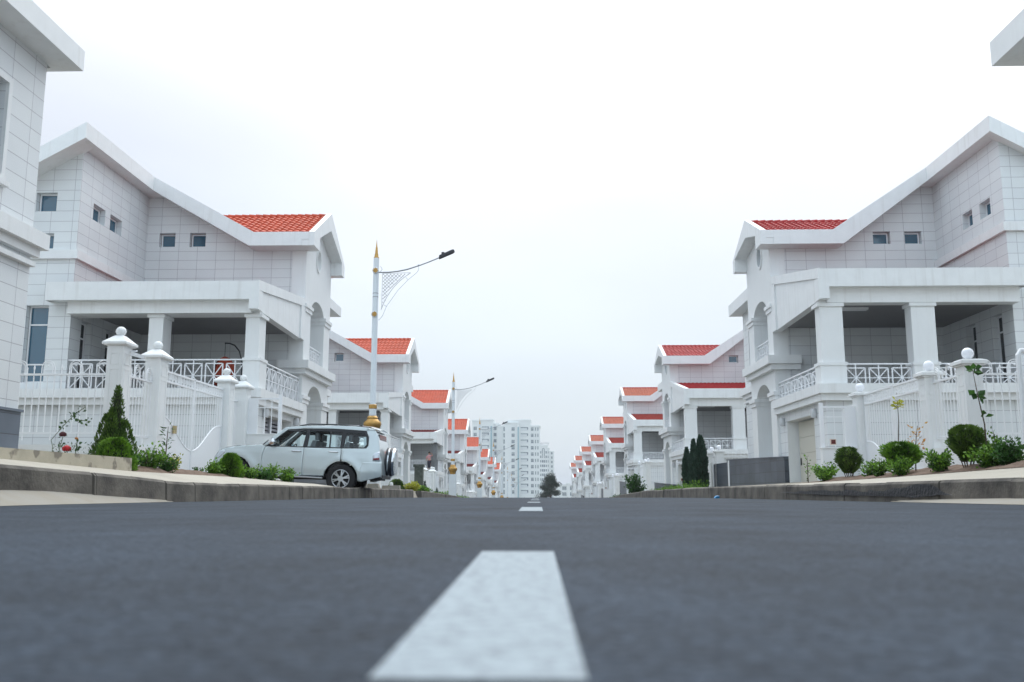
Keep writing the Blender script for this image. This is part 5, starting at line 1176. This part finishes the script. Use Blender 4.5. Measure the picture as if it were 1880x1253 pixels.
m = MB(); m.box(X(899.5) - X(890), X(902) - X(890), -.1, .5, 0, Zp(782) + 8); m.build('glass_strip', TGL, tA)
S2 = 590 / 1706.
tC = tower('apartment_block', 590, X(990, S2), X(1009, S2), Zp(819, S2), [(X(988, S2), X(1006, S2), Zp(818, S2), 0, 0), (X(1004, S2), X(1009, S2), Zp(823, S2), 1, 0)],
   'pale distant block with a rooftop sign and a tall arch on its front', step=2.85, zfirst=Zp(831.5, S2), rows=11, colspec=[(X(993, S2), .8, 1.5, 'win', 0), (X(1003.2, S2), .8, 1.5, 'win', 0), (X(1006.3, S2), .8, 1.5, 'win', 1)])
for xx in (X(996.6, S2), X(999.6, S2)): 
    for k in range(7):
        m = MB(); m.box(-.4, .4, -.05, .1, -.8, .8); o = m.build('window', TWIN, tC); o.location = (xx - (X(990, S2) + X(1009, S2)) / 2, 0, Zp(848, S2) - k * 2.85 + 8)
m = MB(); cxx = X(998, S2) - (X(990, S2) + X(1009, S2)) / 2; r_ = .65; z1 = Zp(826, S2) + 8
m.tube([(cxx - r_, -.1, Zp(842, S2) + 8)] + [(cxx - r_ * cos(pi * k / 8), -.1, z1 + r_ * sin(pi * k / 8)) for k in range(9)] + [(cxx + r_, -.1, Zp(842, S2) + 8)], .2, 6); m.build('arch_moulding', TWIN, tC)
cu = bpy.data.curves.new('rooftop_sign', 'FONT'); cu.body = 'Garmy'; cu.size = 2.6; cu.extrude = .1; cu.align_x = 'CENTER'; tmp = bpy.data.objects.new('tmp', cu); COL.objects.link(tmp)
bpy.context.view_layer.update(); me = bpy.data.meshes.new_from_object(tmp.evaluated_get(bpy.context.evaluated_depsgraph_get())); bpy.data.objects.remove(tmp)
sg = bpy.data.objects.new('rooftop_sign', me); COL.objects.link(sg); me.materials.clear(); me.materials.append(STEEL); sg.parent = tC; sg.rotation_euler = (R(90), 0, 0); sg.location = (X(998.5, S2) - (X(990, S2) + X(1009, S2)) / 2, -.2, Zp(817, S2) + 8)
tD = tower('apartment_block', 600, X(1009, S2), X(1018, S2), Zp(828, S2), [(X(1008, S2), X(1018, S2), Zp(828, S2), 0, 0)], 'narrow pale distant block right of the block with the rooftop sign', step=2.85, zfirst=Zp(832, S2), rows=11, colspec=[(X(1014, S2), .9, 1.5, 'win', 0)])
S3 = 520 / 1706.
tE = tower('low_block', 520, X(1020, S3), X(1056, S3), Zp(889, S3), [(X(1018, S3), X(1052, S3), Zp(890, S3), 0, 0), (X(1040, S3), X(1046, S3), Zp(887, S3), -.5, 0)], 'low white building at the end of the street, right of the pine', step=3.2, zfirst=Zp(897, S3), rows=4, colspec=[(X(px, S3), .9, 1.9, 'win', 0) for px in (1034, 1037.5, 1041, 1044.5, 1048)])
# end-of-street fence and planting in front of the towers
m = MB(); 
for i in range(60): m.box(-14 + i * .6, -14 + i * .6 + .08, 0, .08, 0, 2.9)
m.box(-14, 22, 0, .08, 2.7, 2.78); m.box(-14, 22, 0, .08, .8, .88); o = m.build('railing_fence', mat('far_fence_paint', (.6, .66, .66), .6)); o.location = (0, 275, -5.2); tag(o, 'pale railing fence across the far end of the street', 'fence')
rndf = random.Random(8)
L_ = []
for i in range(26):
    x = rndf.uniform(-10, 16)
    for k in range(60): L_.append((Vector((x + rndf.gauss(0, .35), 278 + rndf.gauss(0, .4), -6 + rndf.random() * 3.6)), rv() + Vector((0, 0, 1)), .5, .4, rndf.random()))
o = leafmesh('far_shrubbery', PINE, L_); o['kind'] = 'stuff'

# ------------------------------------------------------------------ thin haze in the air
hz = bpy.data.materials.new('haze'); hz.use_nodes = True; t = hz.node_tree; t.nodes.clear(); o_ = t.nodes.new('ShaderNodeOutputMaterial'); v_ = t.nodes.new('ShaderNodeVolumePrincipled')
v_.inputs['Density'].default_value = .00025; v_.inputs['Color'].default_value = (.93, .95, 1, 1); t.links.new(v_.outputs[0], o_.inputs['Volume'])
mb = MB(); mb.box(-700, 700, -80, 5050, -9, 60); o = mb.build('haze', hz); o['kind'] = 'stuff'

# tar smear along the right kerb, blue scrap in the gutter
m = MB(); ys = frange(10.4, 17.6, .12); rw_ = []
for y in ys:
    n1 = mnoise.noise(Vector((y * 1.7, 1, 0))) + .5 * mnoise.noise(Vector((y * 6, 4, 0))); e_ = min(1, (y - 10.4) / .5, (17.6 - y) / 2.5); c_ = .085 + .03 * n1 + .05 * max(0, 1 - abs(y - 11.3) / .7); h_ = e_ * (.035 + .03 * n1 + .06 * max(0, 1 - abs(y - 11.4) / .6)) + .002
    rw_.append((y, max(0.0, c_ - h_), min(ktR(y) - .03, c_ + h_)))
for (a, l0_, h0_), (b, l1_, h1_) in zip(rw_, rw_[1:]):
    if h0_ > l0_ and h1_ > l1_: m.face([(4.575, a, l0_), (4.575, b, l1_), (4.58, b, h1_), (4.58, a, h0_)])
o = m.build('tar_smear', mat('tar', (.02, .02, .024), .5, noise=(9, .5), bump=(20, .8, .02))); struct(o)
m = MB(); m.prism([(0, 0), (.14, .02), (.1, .09), (.03, .06)], 'y', 0, .06); o = m.build('litter', mat('blue_plastic', (.03, .25, .5), .4)); o.location = (4.4, 23.2, zr(23.2) + .002); o.rotation_euler = (.2, .3, .4); tag(o, 'small scrap of blue plastic in the gutter by the right kerb', 'litter')
